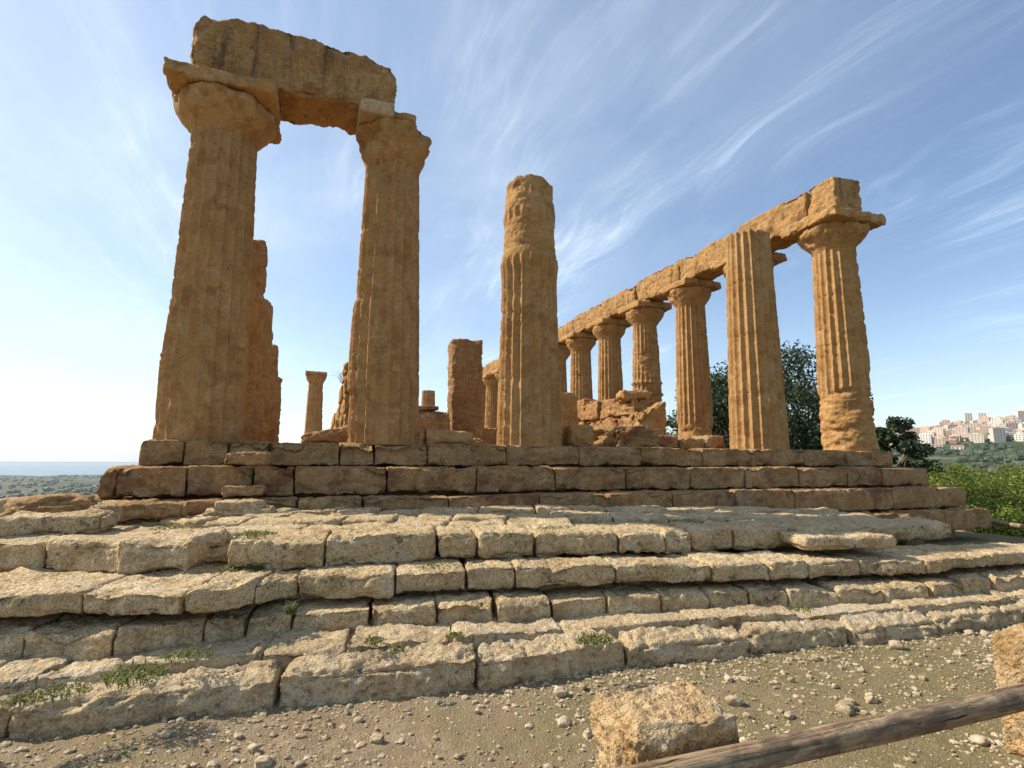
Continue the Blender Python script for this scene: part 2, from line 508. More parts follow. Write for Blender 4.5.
def leaf_mat(name, ca, cb, scale=2.2, trans=0.25, rough=0.6):
    mt, t, bs, out = new_mat(name)
    g = t.node('ShaderNodeNewGeometry')
    n = t.noise(g.outputs['Position'], scale, 4, 0.6)
    rp = g.outputs['Random Per Island']
    v = t.math('ADD', t.math('MULTIPLY', n, 0.6), t.math('MULTIPLY', rp, 0.4))
    col = t.mix(t.ss(v, 0.3, 0.7), ca+(1,), cb+(1,))
    t.link(col, bs.inputs['Base Color'])
    bs.inputs['Roughness'].default_value = rough
    bs.inputs['Specular IOR Level'].default_value = 0.3
    tr = t.node('ShaderNodeBsdfTranslucent')
    t.link(col, tr.inputs['Color'])
    mx = t.node('ShaderNodeMixShader'); mx.inputs[0].default_value = trans
    t.link(bs.outputs[0], mx.inputs[1]); t.link(tr.outputs[0], mx.inputs[2])
    t.link(mx.outputs[0], out.inputs['Surface'])
    return mt
M['carob'] = leaf_mat('dark carob leaves', (0.028, 0.048, 0.020), (0.062, 0.090, 0.036))
M['pine'] = leaf_mat('bright pine foliage', (0.075, 0.12, 0.016), (0.22, 0.26, 0.04), 0.9)
M['wood_far'] = leaf_mat('far grove foliage', (0.032, 0.050, 0.022), (0.070, 0.090, 0.040), 0.03, 0.0)
M['weed'] = leaf_mat('fresh weeds', (0.075, 0.10, 0.025), (0.27, 0.26, 0.08), 14.0, 0.3)
M['drygrass'] = leaf_mat('low dry grass', (0.13, 0.15, 0.04), (0.34, 0.29, 0.12), 3.0, 0.3)

def bark_mat():
    mt, t, bs, out = new_mat('grey brown bark')
    g = t.node('ShaderNodeNewGeometry')
    n = t.noise(t.mapping(g.outputs['Position'], scale=(8, 8, 1.6)), 2.0, 5, 0.65)
    t.link(t.mix(t.ss(n, 0.35, 0.65), (0.06, 0.045, 0.033, 1), (0.16, 0.13, 0.10, 1)), bs.inputs['Base Color'])
    bp = t.node('ShaderNodeBump'); bp.inputs['Distance'].default_value = 0.03
    t.link(n, bp.inputs['Height']); t.link(bp.outputs[0], bs.inputs['Normal'])
    return mt
M['bark'] = bark_mat()

def rail_mat():
    mt, t, bs, out = new_mat('weathered timber rail')
    g = t.node('ShaderNodeNewGeometry')
    P = g.outputs['Position']
    wv = t.node('ShaderNodeTexNoise'); wv.inputs['Scale'].default_value = 2.2; wv.inputs['Detail'].default_value = 3
    t.link(P, wv.inputs['Vector'])
    sc = t.node('ShaderNodeVectorMath', operation='SCALE'); sc.inputs['Scale'].default_value = 0.10
    t.link(wv.outputs['Color'], sc.inputs[0])
    ad = t.node('ShaderNodeVectorMath', operation='ADD'); t.link(P, ad.inputs[0]); t.link(sc.outputs[0], ad.inputs[1])
    gr = t.noise(t.mapping(ad.outputs[0], scale=(2.2, 60, 60)), 1.0, 6, 0.7)
    g2 = t.noise(t.mapping(ad.outputs[0], scale=(1.0, 16, 16)), 1.0, 4, 0.6)
    st = t.noise(P, 5.0, 6, 0.7, 0.8)
    col = t.mix(t.ss(g2, 0.35, 0.65), (0.29, 0.19, 0.105, 1), (0.47, 0.35, 0.215, 1))
    col = t.mix(t.ss(gr, 0.5, 0.72), col, (0.075, 0.055, 0.042, 1))
    col = t.mix(t.math('MULTIPLY', t.ss(st, 0.48, 0.60), 0.6), col, (0.14, 0.10, 0.068, 1))
    fn = t.noise(t.mapping(ad.outputs[0], scale=(1.4, 6, 6)), 1.0, 3, 0.5)
    fig = t.ss(t.math('SINE', t.math('MULTIPLY', fn, 46.0)), -0.5, 0.6)
    figm = t.ss(t.noise(P, 2.6, 3, 0.6), 0.42, 0.58)
    col = t.mix(t.math('MULTIPLY', t.math('MULTIPLY', fig, figm), 0.6), col, (0.11, 0.075, 0.05, 1))
    ck = t.noise(t.mapping(ad.outputs[0], scale=(0.9, 26, 26)), 1.0, 2, 0.5)
    col = t.mix(t.ss(ck, 0.66, 0.70), col, (0.03, 0.022, 0.017, 1))
    t.link(col, bs.inputs['Base Color'])
    bs.inputs['Roughness'].default_value = 0.75
    bp = t.node('ShaderNodeBump'); bp.inputs['Strength'].default_value = 0.9; bp.inputs['Distance'].default_value = 0.015
    bp.invert = True
    t.link(gr, bp.inputs['Height']); t.link(bp.outputs[0], bs.inputs['Normal'])
    return mt
M['rail'] = rail_mat()

def sea_mat():
    mt, t, bs, out = new_mat('sea water')
    g = t.node('ShaderNodeNewGeometry')
    n = t.noise(t.mapping(g.outputs['Position'], scale=(0.0012, 0.0004, 1)), 1.0, 4, 0.6)
    t.link(t.mix(n, (0.10, 0.19, 0.26, 1), (0.14, 0.24, 0.31, 1)), bs.inputs['Base Color'])
    bs.inputs['Roughness'].default_value = 0.45
    bs.inputs['Specular IOR Level'].default_value = 0.5
    return mt
M['sea'] = sea_mat()

def plain_mat(name, c, var=0.12, sc=0.2, rough=0.9):
    mt, t, bs, out = new_mat(name)
    g = t.node('ShaderNodeNewGeometry')
    n = t.noise(g.outputs['Position'], sc, 4, 0.6)
    a = tuple(v*(1-var) for v in c)+(1,); b = tuple(min(1, v*(1+var)) for v in c)+(1,)
    t.link(t.mix(n, a, b), bs.inputs['Base Color'])
    bs.inputs['Roughness'].default_value = rough
    return mt

# ------------------------------------------------------------------ terrain, sea
LEFT_D = [0, 6, 14, 30, 70, 160, 500, 1500, 4800, 5700, 7000, 40000]
LEFT_Z = [0, -1.2, -4.5, -12, -24, -45, -80, -100, -117, -121, -130, -140]
TOWN_D = [0, 4, 12, 30, 60, 150, 320, 600, 900, 1250, 1480, 1750, 2050, 2600, 5000, 40000]
TOWN_Z = [0, -0.8, -3.4, -6.5, -11, -24, -30, -14, 4, 27, 67, 109, 122, 106, 60, 40]
EAST_D = [0, 40, 200, 1000, 5000, 40000]
EAST_Z = [0, -1, -12, -40, -60, -60]
GZ = -0.05

def terrain_h(x, y, micro=True):
    x = np.atleast_1d(np.asarray(x, float)); y = np.atleast_1d(np.asarray(y, float))
    dx = np.maximum(np.maximum(-3.6-x, x-18.5), 0); dy = np.maximum(np.maximum(-45-y, y-52), 0)
    dr = np.hypot(dx, dy)
    az = np.degrees(np.arctan2(x-CAM[0], y-CAM[1]))
    wt = sstep(az, 30, 55)*(1-sstep(az, 95, 120))
    wb = sstep(np.abs(az), 105, 140)
    hl = np.interp(dr, LEFT_D, LEFT_Z); ht = np.interp(dr, TOWN_D, TOWN_Z); he = np.interp(dr, EAST_D, EAST_Z)
    # skyline of the town hill sinks towards the west
    top = 0.80+0.20*sstep(az, 56, 62)
    ht = np.where(ht > 0, ht*np.where(dr > 1000, top, 1), ht)
    h = hl*(1-wt)*(1-wb)+ht*wt*(1-wb)+he*wb
    P = np.column_stack([x.ravel(), y.ravel(), np.zeros(x.size)])
    amp = np.clip(dr/300.0, 0, 1)*np.clip(1.2-dr/7000, 0.05, 1)
    h = h+amp*8*fbm(P, 1/420.0, 3).reshape(h.shape)*np.clip(dr/100, 0, 1)
    if micro:
        near = np.exp(-np.clip(np.hypot(x-CAM[0], y-CAM[1])/25, 0, 20)**2)
        h = h+(0.022*fbm(P, 1.3, 3, 0.5, 3.1)+0.016*fbm(P, 9.0, 3, 0.6, 7.7)+.006*fbm(P, 27.0, 2, 0.6, 1.7)).reshape(h.shape)*near
    return h+GZ

def build_terrain():
    na = 960
    rad = [0.25]
    while rad[-1] < 14: rad.append(rad[-1]*1.011+0.002)
    while rad[-1] < 42000: rad.append(rad[-1]*1.035)
    rad = np.array(rad)
    # more azimuth samples where the camera looks
    a = np.linspace(0, 1, na, endpoint=False)
    th = 2*np.pi*a - 0.55*np.sin(2*np.pi*a)
    th = th+YAW+math.pi
    A, Rr = np.meshgrid(th, rad)
    x = CAM[0]+Rr*np.sin(A); y = CAM[1]+Rr*np.cos(A)
    z = terrain_h(x, y)
    V = np.column_stack([x.ravel(), y.ravel(), z.ravel()])
    V = np.concatenate([V, [[CAM[0], CAM[1], GZ]]])
    Fq = grid_faces(na, len(rad), True)[:, ::-1]
    c = len(V)-1
    i = np.arange(na)
    Ft = np.stack([np.full(na, c), (i+1) % na, i], 1)
    o = link_mesh('ground', V, [Fq, Ft], M['ground'], loc=(0, 0, 0))
    tag(o, kind='structure')
    # the sea: a flat ring sector out to the horizon
    n = 128; rr = np.geomspace(3000, 23600, 12)
    A, Rr = np.meshgrid(np.linspace(0, 2*np.pi, n, endpoint=False), rr)
    V = np.column_stack([(CAM[0]+Rr*np.sin(A)).ravel(), (CAM[1]+Rr*np.cos(A)).ravel(), np.full(A.size, -120.5)])
    o = link_mesh('sea', V, grid_faces(n, len(rr), True)[:, ::-1], M['sea'], loc=(0, 0, -120.5))
    tag(o, kind='structure')
build_terrain()
# ------------------------------------------------------------------ temple platform (krepis)
ZS, Z2, Z3, Z4, ZB = 2.07, 1.655, 1.185, 0.67, 0.20
S = 3.08
XE = 15.25           # axis of the north colonnade
FY = 3.06

def px_on_line(px, Y, z0=463.0):
    return atY(px, z0, Y)[0]

def jitter(a): return random.uniform(-a, a)
random.seed(5)

platform = thing('temple_platform', 'brown stepped stone platform carrying the temple columns', 'temple platform', (7.2, 17.0, 0.0))
g = Geo()
for zb, zt, gx, gy in ((-0.3, Z4-0.05, 1.55, -1.55), (Z4-0.1, Z3-0.05, 1.15, -1.1), (Z3-0.1, Z2-0.05, 0.70, -0.65), (Z2-0.1, ZS-0.035, 0.15, -0.15)):
    V, Fq = block([(-gx, gy), (XE+gx, gy), (XE+gx, 38.2), (-gx, 38.2)], zb, zt, r=0.05, amp=0.03, res=0.30, chip=0.0, f=1.2)
    g.add(V, Fq)
core = g.build('rubble_core', M['krepis'], platform)

def krepis_course(label, joints, yf, zt, zb, depth, xl, xr, mat, ends=None):
    course = bpy.data.objects.new('step_course', None)
    COL.objects.link(course); course.parent = platform
    course.location = (7.2-7.2, yf-17.0, zb)
    course['label'] = label
    xs = [px_on_line(p, yf, 468) for p in joints]
    for i in range(len(xs)-1):
        a, b = xs[i]+0.005, xs[i+1]-0.005
        y0 = yf+jitter(0.025); sk = jitter(0.012)
        dz = jitter(0.012)
        cuts = []
        if random.random() < 0.45: cuts.append((random.choice((-1, 1))*random.uniform(.75, 1), -1, random.choice((1, 1, -1)), random.uniform(.10, .22), random.uniform(.05, .13)))
        if random.random() < 0.35: cuts.append((random.uniform(-.8, .8), -1, 1, random.uniform(.12, .3), random.uniform(.05, .12)))
        near = math.hypot((a+b)/2-CAM[0], yf-CAM[1])
        V, Fq = block([(a, y0-sk), (b, y0+sk), (b, yf+depth), (a, yf+depth)], zb+0.004, zt+dz, r=0.022, amp=0.018, chip=0.10,
                      pit=0.03, f=2.4, res=max(0.026, near*0.0034), strata=0.028, flake=0.022, facets=6, tight=.7, cuts=cuts)
        link_mesh('stone_block', V, Fq, mat, course)
    # the long sides, plainer blocks
    x = yf+depth
    while x < 37.0:
        ln = random.uniform(1.1, 1.6)
        for side, xx in ((-1, xl), (1, xr)):
            xi = xx-side*depth*0.9
            lo, hi = min(xx, xi), max(xx, xi)
            V, Fq = block([(lo, x+.01), (hi, x+.01), (hi, min(x+ln, 37.4)-.01), (lo, min(x+ln, 37.4)-.01)], zb+.004, zt+jitter(.012), r=0.04, amp=0.02,
                          chip=0.08, f=2.0, res=0.11 if x < 8 else 0.2, strata=0.012)
            link_mesh('stone_block', V, Fq, mat, course)
        x += ln
    return course

krepis_course('topmost course, the stylobate, under the columns', [137, 182, 226, 268, 339, 374, 428, 507, 580, 643, 704, 757, 806, 848, 894], -0.75, ZS, Z2, 0.8, -0.75, XE+0.78, M['krepis'])
krepis_course('second course of tall blocks', [116, 187, 254, 295, 388, 477, 556, 627, 691, 746, 800, 849, 883, 929], -1.2, Z2, Z3, 0.55, -1.2, XE+1.25, M['krepis'])
krepis_course('third course partly covered by the stairs', [100, 160, 225, 300, 365, 450, 540, 610, 672, 735, 794, 848, 892, 920, 963], -1.65, Z3, Z4, 0.55, -1.62, XE+1.7, M['krepis'])
krepis_course('lowest course showing at the right end', [110, 230, 360, 480, 590, 690, 790, 870, 940, 988], -2.1, Z4, ZB, 0.55, -2.0, XE+1.9, M['krepis'])
# broken slanting end block at the left of the second course
V, Fq = block([(-1.06, -1.24), (-0.86, -1.2), (-0.86, -0.6), (-0.98, -0.6)], Z3, [Z2-0.10, Z2-0.02, Z2-.02, Z2-.1], r=0.08, amp=0.05, chip=0.12, res=0.03, f=3)
link_mesh('broken_block', V, Fq, M['krepis'], platform)

# ------------------------------------------------------------------ columns
NFL = 20
def shaft_geo(X, Y, z0, z1, rb=0.69, rt=0.545, nth=200, dz=0.04, seed=1, ero=None, erobase=0.0, rough=1.0, ztop_noise=0.0, full=5.62,
              rot=0.0, push=None, top_slope=(0, 0), dome=0.12, strata=0.0):
    """fluted Doric shaft between z0 and z1; radius follows the full shaft height, so a stump keeps its thickness"""
    off = seed*13.7
    nz = max(6, int((z1-z0)/dz)+1)
    th = np.linspace(0, 2*np.pi, nth, endpoint=False)+rot
    zs = np.linspace(0, 1, nz)
    T, Zt = np.meshgrid(th, zs)
    hgt = (z1-z0)
    zz = Zt*hgt
    tt = np.clip(zz/full, 0, 1)
    rad = rb+(rt-rb)*(tt**1.12)
    cx, cy = np.cos(T), np.sin(T)
    P = np.column_stack([(cx*rad).ravel(), (cy*rad).ravel(), zz.ravel()])
    sh = T.shape
    e = np.full(sh, erobase)
    if ero is not None: e = e+ero(T, zz)
    e = e+0.42*fbm(P, 1.0, 4, 0.55, off).reshape(sh)
    e = 0.25*sstep(e, 0.05, 0.35)+0.75*sstep(e, 0.38, 0.52)
    fr = (T*NFL/(2*np.pi)) % 1.0
    fl = (1-(2*fr-1)**2)
    fd = 0.078*rad/0.65
    r = rad-fd*fl*(1-e)
    # worn: flutes gone, the surface eaten back unevenly in layers
    lay = fbm(P*np.array([1, 1, 3.2]), 1.9, 4, 0.6, off+3).reshape(sh)
    r -= e*(0.045+0.030*np.clip(lay+0.3, 0, 2)*rough+0.022*rough*sstep(lay, .05, .12)+.02*rough*sstep(lay, .4, .46))
    chips = np.maximum(0, fbm(P, 5.0, 3, 0.55, off+8).reshape(sh)-0.18)
    r -= chips*0.085*rough*(1-0.5*e)*(1-fl*0.6)
    r += 0.006*rough*fbm(P, 7.0, 3, 0.6, off+15).reshape(sh)
    r -= 0.018*rough*np.maximum(0, fbm(P, 16.0, 2, 0.5, off+21).reshape(sh)-0.1)
    if strata:
        lz = fbm(P*np.array([.35, .35, 1]), 5.5, 3, 0.6, off+33).reshape(sh)
        r += strata*lz*e
    # drum joints
    for k, zj in enumerate((1.42, 2.86, 4.25)):
        wv = 0.012*np.sin(T*3+k)
        r -= 0.020*np.exp(-((zz-zj-wv)/0.026)**2)
    if push is not None: r = r+push(T, zz)
    ctop = ztop_noise*fbm(np.column_stack([(cx*1.0).ravel(), (cy*1.0).ravel(), np.full(T.size, seed*1.0)]), 1.3, 3, 0.55, off+40).reshape(sh)
    ctop = ctop+top_slope[0]*cx+top_slope[1]*cy
    Z = z0+zz+ctop*Zt**6
    V = np.column_stack([(X+r*cx).ravel(), (Y+r*cy).ravel(), Z.ravel()])
    F1 = grid_faces(nth, nz, True)
    # top cap
    last = r[-1]; zl = Z[-1]
    rings = []
    for k, (q, d) in enumerate(((0.93, 0.35), (0.8, 0.7), (0.6, 0.9), (0.35, 1.0), (0.12, 1.0))):
        pz = zl+dome*d*0.6
        pts = np.column_stack([X+last*q*np.cos(th), Y+last*q*np.sin(th), pz])
        pts[:, 2] += (0.05*dome/0.12)*fbm(pts, 3.0, 3, 0.6, off+50)
        rings.append(pts)
    V = np.concatenate([V]+rings+[[[X, Y, float(np.mean(zl))+dome*0.6]]])
    base = (nz-1)*nth
    F2 = grid_faces(nth, 6, True)+base
    ci = len(V)-1; lb = base+5*nth; i = np.arange(nth)
    F3 = np.stack([lb+i, lb+(i+1) % nth, np.full(nth, ci)], 1)
    return V, [np.concatenate([F1, F2]), F3]

def capital_geo(X, Y, z0, z1, rt=0.55, half=0.84, zab=None, seed=1, worn=0.5, nth=120, hx=None, ab_rot=0.0, ab_off=(0, 0)):
    """echinus and abacus"""
    off = seed*9.1
    zab = (zab if zab is not None else z0+(z1-z0)*0.55)+0.09
    g = Geo()
    # echinus profile
    pr = []
    for k in range(7): pr.append((rt-0.06+0.009*k, z0-0.10+0.015*k))
    n = 14
    for k in range(n+1):
        q = k/n
        rr = rt+(half*0.985-rt)*math.sin(q*math.pi/2)**1.3 if q < 0.86 else rt+(half*0.985-rt)*(math.sin(0.86*math.pi/2)**1.3)*(1.0-0.9*(q-0.86)**2)
        pr.append((rr, z0+(zab-z0)*q**1.15))
    pr.append((half*0.7, zab+0.04))
    pr = np.array(pr)
    # resample
    d = np.concatenate([[0], np.cumsum(np.hypot(np.diff(pr[:, 0]), np.diff(pr[:, 1])))])
    m_ = 34
    s_ = np.linspace(0, d[-1], m_)
    pr = np.column_stack([np.interp(s_, d, pr[:, 0]), np.interp(s_, d, pr[:, 1])])
    th = np.linspace(0, 2*np.pi, nth, endpoint=False)
    T, I = np.meshgrid(th, np.arange(m_))
    r = pr[I, 0]; z = pr[I, 1]
    P = np.column_stack([(r*np.cos(T)).ravel(), (r*np.sin(T)).ravel(), z.ravel()])
    w_ = np.maximum(0, fbm(P, 2.2, 4, 0.6, off)+0.25*worn).reshape(T.shape)
    r = r-w_*0.22*worn*sstep(r, rt, half)-0.015*fbm(P, 8.0, 3, 0.6, off+4).reshape(T.shape)
    V = np.column_stack([(X+r*np.cos(T)).ravel(), (Y+r*np.sin(T)).ravel(), z.ravel()])
    g.add(V, grid_faces(nth, m_, True))
    hx = hx or (half, half)
    V, Fq = block(rect(X+ab_off[0], Y+ab_off[1], 2*hx[0], 2*hx[1], ab_rot), zab, z1, r=0.05+0.03*worn, amp=0.02+0.02*worn, chip=0.05+0.14*worn, pit=0.02,
                  f=2.2, res=0.035 if nth > 100 else 0.07, seed=seed+200, strata=0.02)
    g.add(V, Fq)
    return g

ZC0, ZC1, ZC2 = ZS+5.62, ZS+6.08, ZS+6.46      # neck, abacus underside, abacus top

def column(name, label, X, Y, group=None, stump=None, cap=True, capkw=None, **kw):
    t = thing(name, label, 'column', (X, Y, ZS-0.02), group)
    z1 = ZC0 if stump is None else stump
    V, Fs = shaft_geo(X, Y, ZS-0.03, z1, **kw)
    link_mesh('shaft', V, Fs, M['column'], t)
    if cap:
        ck = dict(half=0.86, worn=0.5, seed=kw.get('seed', 1), nth=kw.get('nth', 200)*3//5)
        ck.update(capkw or {})
        capital_geo(X, Y, ck.pop('z0', ZC0), ck.pop('z1', ZC2), zab=ck.pop('zab', ZC1), **ck).build('capital', M['column'], t)
    return t

FR = 'columns of the temple front'
# front column 1: heavy left column under the beam, lower shaft worn, flutes still crisp above
def push0(T, zz):
    return 0.05*np.exp(-((zz-1.6)/0.5)**2)*np.clip(-np.cos(T), 0, 1)*0.6+0.03*(zz < 1.5)*np.clip(-np.cos(T)+.2, 0, 1)
column('doric_column', 'massive fluted column at the left end under the broken beam, its capital chipped', 0.0, 0.0, FR, seed=3, nth=260, dz=0.033,
       rb=0.685, rt=0.555, rough=.5, ero=lambda T, z: 0.75*(1-sstep(z, 0.5, 2.0))-0.5, push=push0, capkw=dict(half=0.90, worn=0.55, z0=ZC0-0.02))
def push1(T, z):
    lf = np.clip(-np.cos(T), 0, 1)
    return lf*(0.05*sstep(z, 1.0, 1.05)*(1-sstep(z, 2.55, 2.9)))-0.02*(z < 0.95)*lf
column('doric_column', 'tall worn column carrying the right end of the broken beam, with rounded capital', S+0.02, 0.0, FR, seed=8, nth=240, dz=0.035,
       rough=.5, ero=lambda T, z: 0.62*(1-sstep(z, 0.5, 1.9))-0.42, push=push1, stump=ZC0+.10, cap=True, capkw=dict(half=0.79, worn=0.8, z0=ZC0+.02, zab=ZC1+.15, z1=ZC2+.115, hx=(0.52, 0.62), ab_off=(-.16, 0.0)))
V, Fq = block([(S-0.74, -0.78), (S-0.08, -0.78), (S-0.08, 0.2), (S-0.74, 0.2)], ZC1+0.22, ZC2+0.12, r=0.012, amp=0.004, chip=0.02, pit=0.004, res=0.05)
cap1 = [o for o in bpy.data.objects if o.name.startswith('doric_column') and abs(o.location[0]-S-.02) < .01][0]
link_mesh('repair_slab', V, Fq, M['plaster'], cap1)
def ero2(T, z): return 1.0*sstep(z, 3.8, 4.2)+0.50*np.clip(-np.cos(T), 0, 1)*(1-sstep(z, 1.0, 2.2))-0.38
def push2(T, z):
    return 0.045*sstep(z, 3.2, 5.0)-0.012*sstep(z, 4.55, 4.62)+0.04*np.exp(-((z-4.05)/0.3)**2)
column('broken_column', 'column without capital standing free in the middle, its top drum stripped rough', 2*S-0.03, 0.0, FR, stump=ZS+5.80, cap=False, seed=5, nth=240, dz=0.035,
       rough=.6, ero=ero2, push=push2, ztop_noise=0.10, dome=0.08)
column('fluted_column', 'sharply fluted front column without capital, second from the right', 4*S-0.02, 0.0, FR, stump=ZS+5.55, cap=False, seed=14, nth=240, dz=0.04,
       erobase=-0.34, rough=0.45, ero=lambda T, z: 0.45*(1-sstep(z, 0.0, 0.6)), ztop_noise=0.10, rot=0.05, dome=0.08)
column('doric_column', 'corner column at the right end with a wide ragged capital and layered worn foot', XE+0.12, 0.0, FR, seed=21, nth=240, dz=0.035,
       erobase=-0.32, rough=0.6, ero=lambda T, z: 1.1*(1-sstep(z, 1.35, 2.0)), strata=0.05, push=lambda T, z: -0.05*np.exp(-((z-1.75)/0.35)**2)*np.clip(np.cos(T)+.3, 0, 1),
       capkw=dict(half=0.92, worn=0.9, zab=ZC1-0.03, hx=(0.98, 0.92)))
# north colonnade behind the corner column
NG = 'columns of the right-hand colonnade'
nl = {1: 'column half hidden behind the fluted column without capital, carrying the beams', 2: 'slender fluted column with wide capital left of the fluted column without capital',
      3: 'column wrapped in mortar repair bands, rising behind the reddened wall', 4: 'fluted column just left of the banded column, above the reddened wall',
      5: 'column beside the free-standing broken column, second left of the banded one', 6: 'column mostly hidden behind the right edge of the free-standing broken column'}
for k in range(1, 13):
    det = k < 6
    kw = dict(seed=30+k, nth=180 if k < 4 else (140 if det else 100), dz=0.05 if det else 0.09, erobase=-0.18+0.1*((k*7) % 3))
    if k == 3:
        kw['erobase'] = 0.35
        kw['push'] = lambda T, z: sum(0.06*np.exp(-((z-q)/0.055)**4) for q in (1.35, 1.95, 2.55, 3.05))
    if k == 2:
        kw['erobase'] = -0.25; kw['rough'] = 0.6; kw['ero'] = lambda T, z: 0.9*(1-sstep(z, 0.9, 1.5)); kw['strata'] = 0.03
    column('doric_column', nl.get(k, 'distant column of the far end of the right-hand colonnade under the beams'), XE, FY*k, NG if k < 7 else 'far columns of the right-hand colonnade', capkw=dict(half=0.86, worn=0.35+0.1*(k % 3)), **kw)
# south colonnade: stumps that get lower towards the back
SG = 'stumps behind the left column'
sl_ = {1: 'tallest stump right behind the massive left column', 2: 'second stump behind the massive left column, a step lower', 3: 'third stump behind the massive left column',
       4: 'lowest stump behind the massive left column, at the right edge of the row'}
for k, zt in zip((1, 2, 3, 4), (6.85, 6.28, 5.55, 4.86)):
    column('column_stump', sl_[k], 0.0, FY*k, SG, stump=zt, cap=False, seed=60+k, nth=160, dz=0.05, rb=0.70, rt=0.58, ero=lambda T, z: 0.25*np.clip(np.cos(T), 0, 1)+0.1, ztop_noise=0.08, rough=1.4)
column('slim_column', 'small far column with a capital, seen between the two beam columns', 1.93, 34.0, None, seed=71, nth=90, dz=0.12, capkw=dict(half=0.80, worn=0.7))
column('column_stump', 'short fluted far stump left of the reddish pier', 10.75, 34.0, None, stump=7.5, cap=False, seed=72, nth=90, dz=0.12, ztop_noise=0.02, dome=0.03)

# ------------------------------------------------------------------ beams
def beam(name, label, plan, zb, zt, group=None, **kw):
    a = dict(r=0.06, amp=0.035, chip=0.16, pit=0.03, f=1.6, res=0.05, strata=0.03); a.update(kw)
    V, Fq = block(plan, zb, zt, **a)
    return tag(link_mesh(name, V, Fq, M['architrave']), label, 'beam', group)
beam('architrave_beam', 'broken dark stained beam bridging the two left columns',
     [(-0.62, -0.56), (3.05, -0.56), (3.05, 0.55), (-0.62, 0.55)], [ZC2-.01, ZC2+.11, ZC2+.11, ZC2-.01], [ZC2+1.34, ZC2+1.20, ZC2+1.20, ZC2+1.34], r=0.07, amp=0.05, chip=0.2, res=0.04,
     facets=6, planes=[((-1, 0, .8), .26), ((-.5, -1, .9), .16), ((1, 0, 1), .22), ((.3, -1, 1), .08), ((-1, 0, -.5), .1)], cuts=[(-.35, -1, -1, 0.3, 0.10), (0.55, -1, -1, .4, .06), (0.9, -1, 1, 0.35, 0.12), (.35, 0, 1, .3, .06), (-.8, 0, 1, .5, .05)])
BG = 'beams of the right-hand colonnade'
bl = ['end block of the beams over the corner column', 'beam between the corner column and the next, behind the fluted column', 'beam just left of the fluted column without capital',
      'beam above the banded column, third from the corner', 'beam above the reddened wall, fourth from the corner', 'beam reaching the free-standing broken column from the right']
beam('architrave_end', bl[0], [(XE-0.42, -0.62), (XE+0.60, -0.62), (XE+0.60, 0.28), (XE-0.42, 0.28)], ZC2, ZC2+1.04, BG, r=0.04, res=0.04)
for k in range(11):
    y0 = FY*k+(0.30 if k == 0 else 0.02); y1 = FY*(k+1)-0.02
    dz = [0.02, -0.02, 0.04, 0.0, 0.03, -0.03][k % 6]
    xl = XE-0.46+jitter(0.04)
    beam('architrave_beam', bl[k+1] if k < 5 else 'distant beam at the far left end of the right-hand colonnade', [(xl, y0), (XE+0.48, y0), (XE+0.48, y1), (xl, y1)], ZC2-0.01, [ZC2+0.98+dz+jitter(.03) for _ in range(4)],
         BG if k < 5 else 'far beams of the right-hand colonnade', res=0.05 if k < 5 else 0.1, amp=0.05, strata=0.05,
         cuts=[(-1, random.uniform(-.6, .6), -1, 0.35, 0.12), (-1, random.uniform(-.9, .9), 1, 0.3, 0.09), (-1, -1, random.uniform(-1, 1), .25, .1)])

# ------------------------------------------------------------------ inner walls and ruins on the floor
def wall(label, pieces, mat, group=None, name='cella_wall'):
    xs = [p[0] for p in pieces]
    t = thing(name, label, 'wall', (pieces[0][0][0][0], pieces[0][0][0][1], ZS-0.03), group)
    for plan, zb, zt, kw in pieces:
        a = dict(r=0.05, amp=0.04, chip=0.14, pit=0.03, f=2.0, res=0.06, strata=0.03); a.update(kw)
        V, Fq = block(plan, zb, zt, **a)
        link_mesh('wall_block', V, Fq, mat, t)
    return t

# left inner wall: courses stepping down to the back
pcs = []
y = 4.6
hts = [4.45, 4.3, 4.1, 3.9, 3.7, 3.6, 3.55, 3.5, 3.45, 3.4]
for i, hh in enumerate(hts):
    ln = random.uniform(1.1, 1.5)
    z = ZS-0.03
    k = 0
    while z < hh-0.1:
        zt = min(z+0.52, hh)
        dx = jitter(0.05)
        pcs.append(([(2.60+dx, y+.01), (3.55, y+.01), (3.55, y+ln-.01), (2.60+dx, y+ln-.01)], z, zt-0.01, dict(res=0.06 if i < 4 else .12, amp=.05, chip=.2)))
        z = zt
    y += ln
wall('sunlit rough inner wall left of the second beam column', pcs, M['column'])
# right inner wall, reddened by fire
pcs = []
spec = [(5.0, 6.1, [0.62, 1.25, 1.75]), (6.1, 7.3, [0.65, 1.25, 1.95]), (7.3, 8.5, [0.6, 1.25, 2.0]), (8.5, 9.7, [.65, 1.3, 2.15]), (9.7, 11.0, [.6, 1.3, 2.2]), (11.0, 13, [.6, 1.3])]
for y0, y1, zs in spec:
    z = ZS-0.03
    for h_ in zs:
        pcs.append(([(11.85+jitter(.08), y0+.01), (12.75, y0+.01), (12.75, y1-.01), (11.85+jitter(.08), y1-.01)], z, ZS+h_, dict(amp=0.07, chip=0.25, strata=.06, res=.05)))
        z = ZS+h_+0.005
wr = wall('fire-reddened broken inner wall in front of the banded column', pcs, M['burnt'])
V, Fq = block([(11.75, 4.55), (12.95, 4.6), (12.95, 5.6), (11.9, 5.4)], ZS-0.02, [ZS+1.2, ZS+1.75, ZS+1.75, ZS+1.5], r=0.08, amp=0.07, chip=0.25, res=0.05, cuts=[(-1, -1, 1, .5, .3)])
link_mesh('wall_end', V, Fq, M['column'], wr)
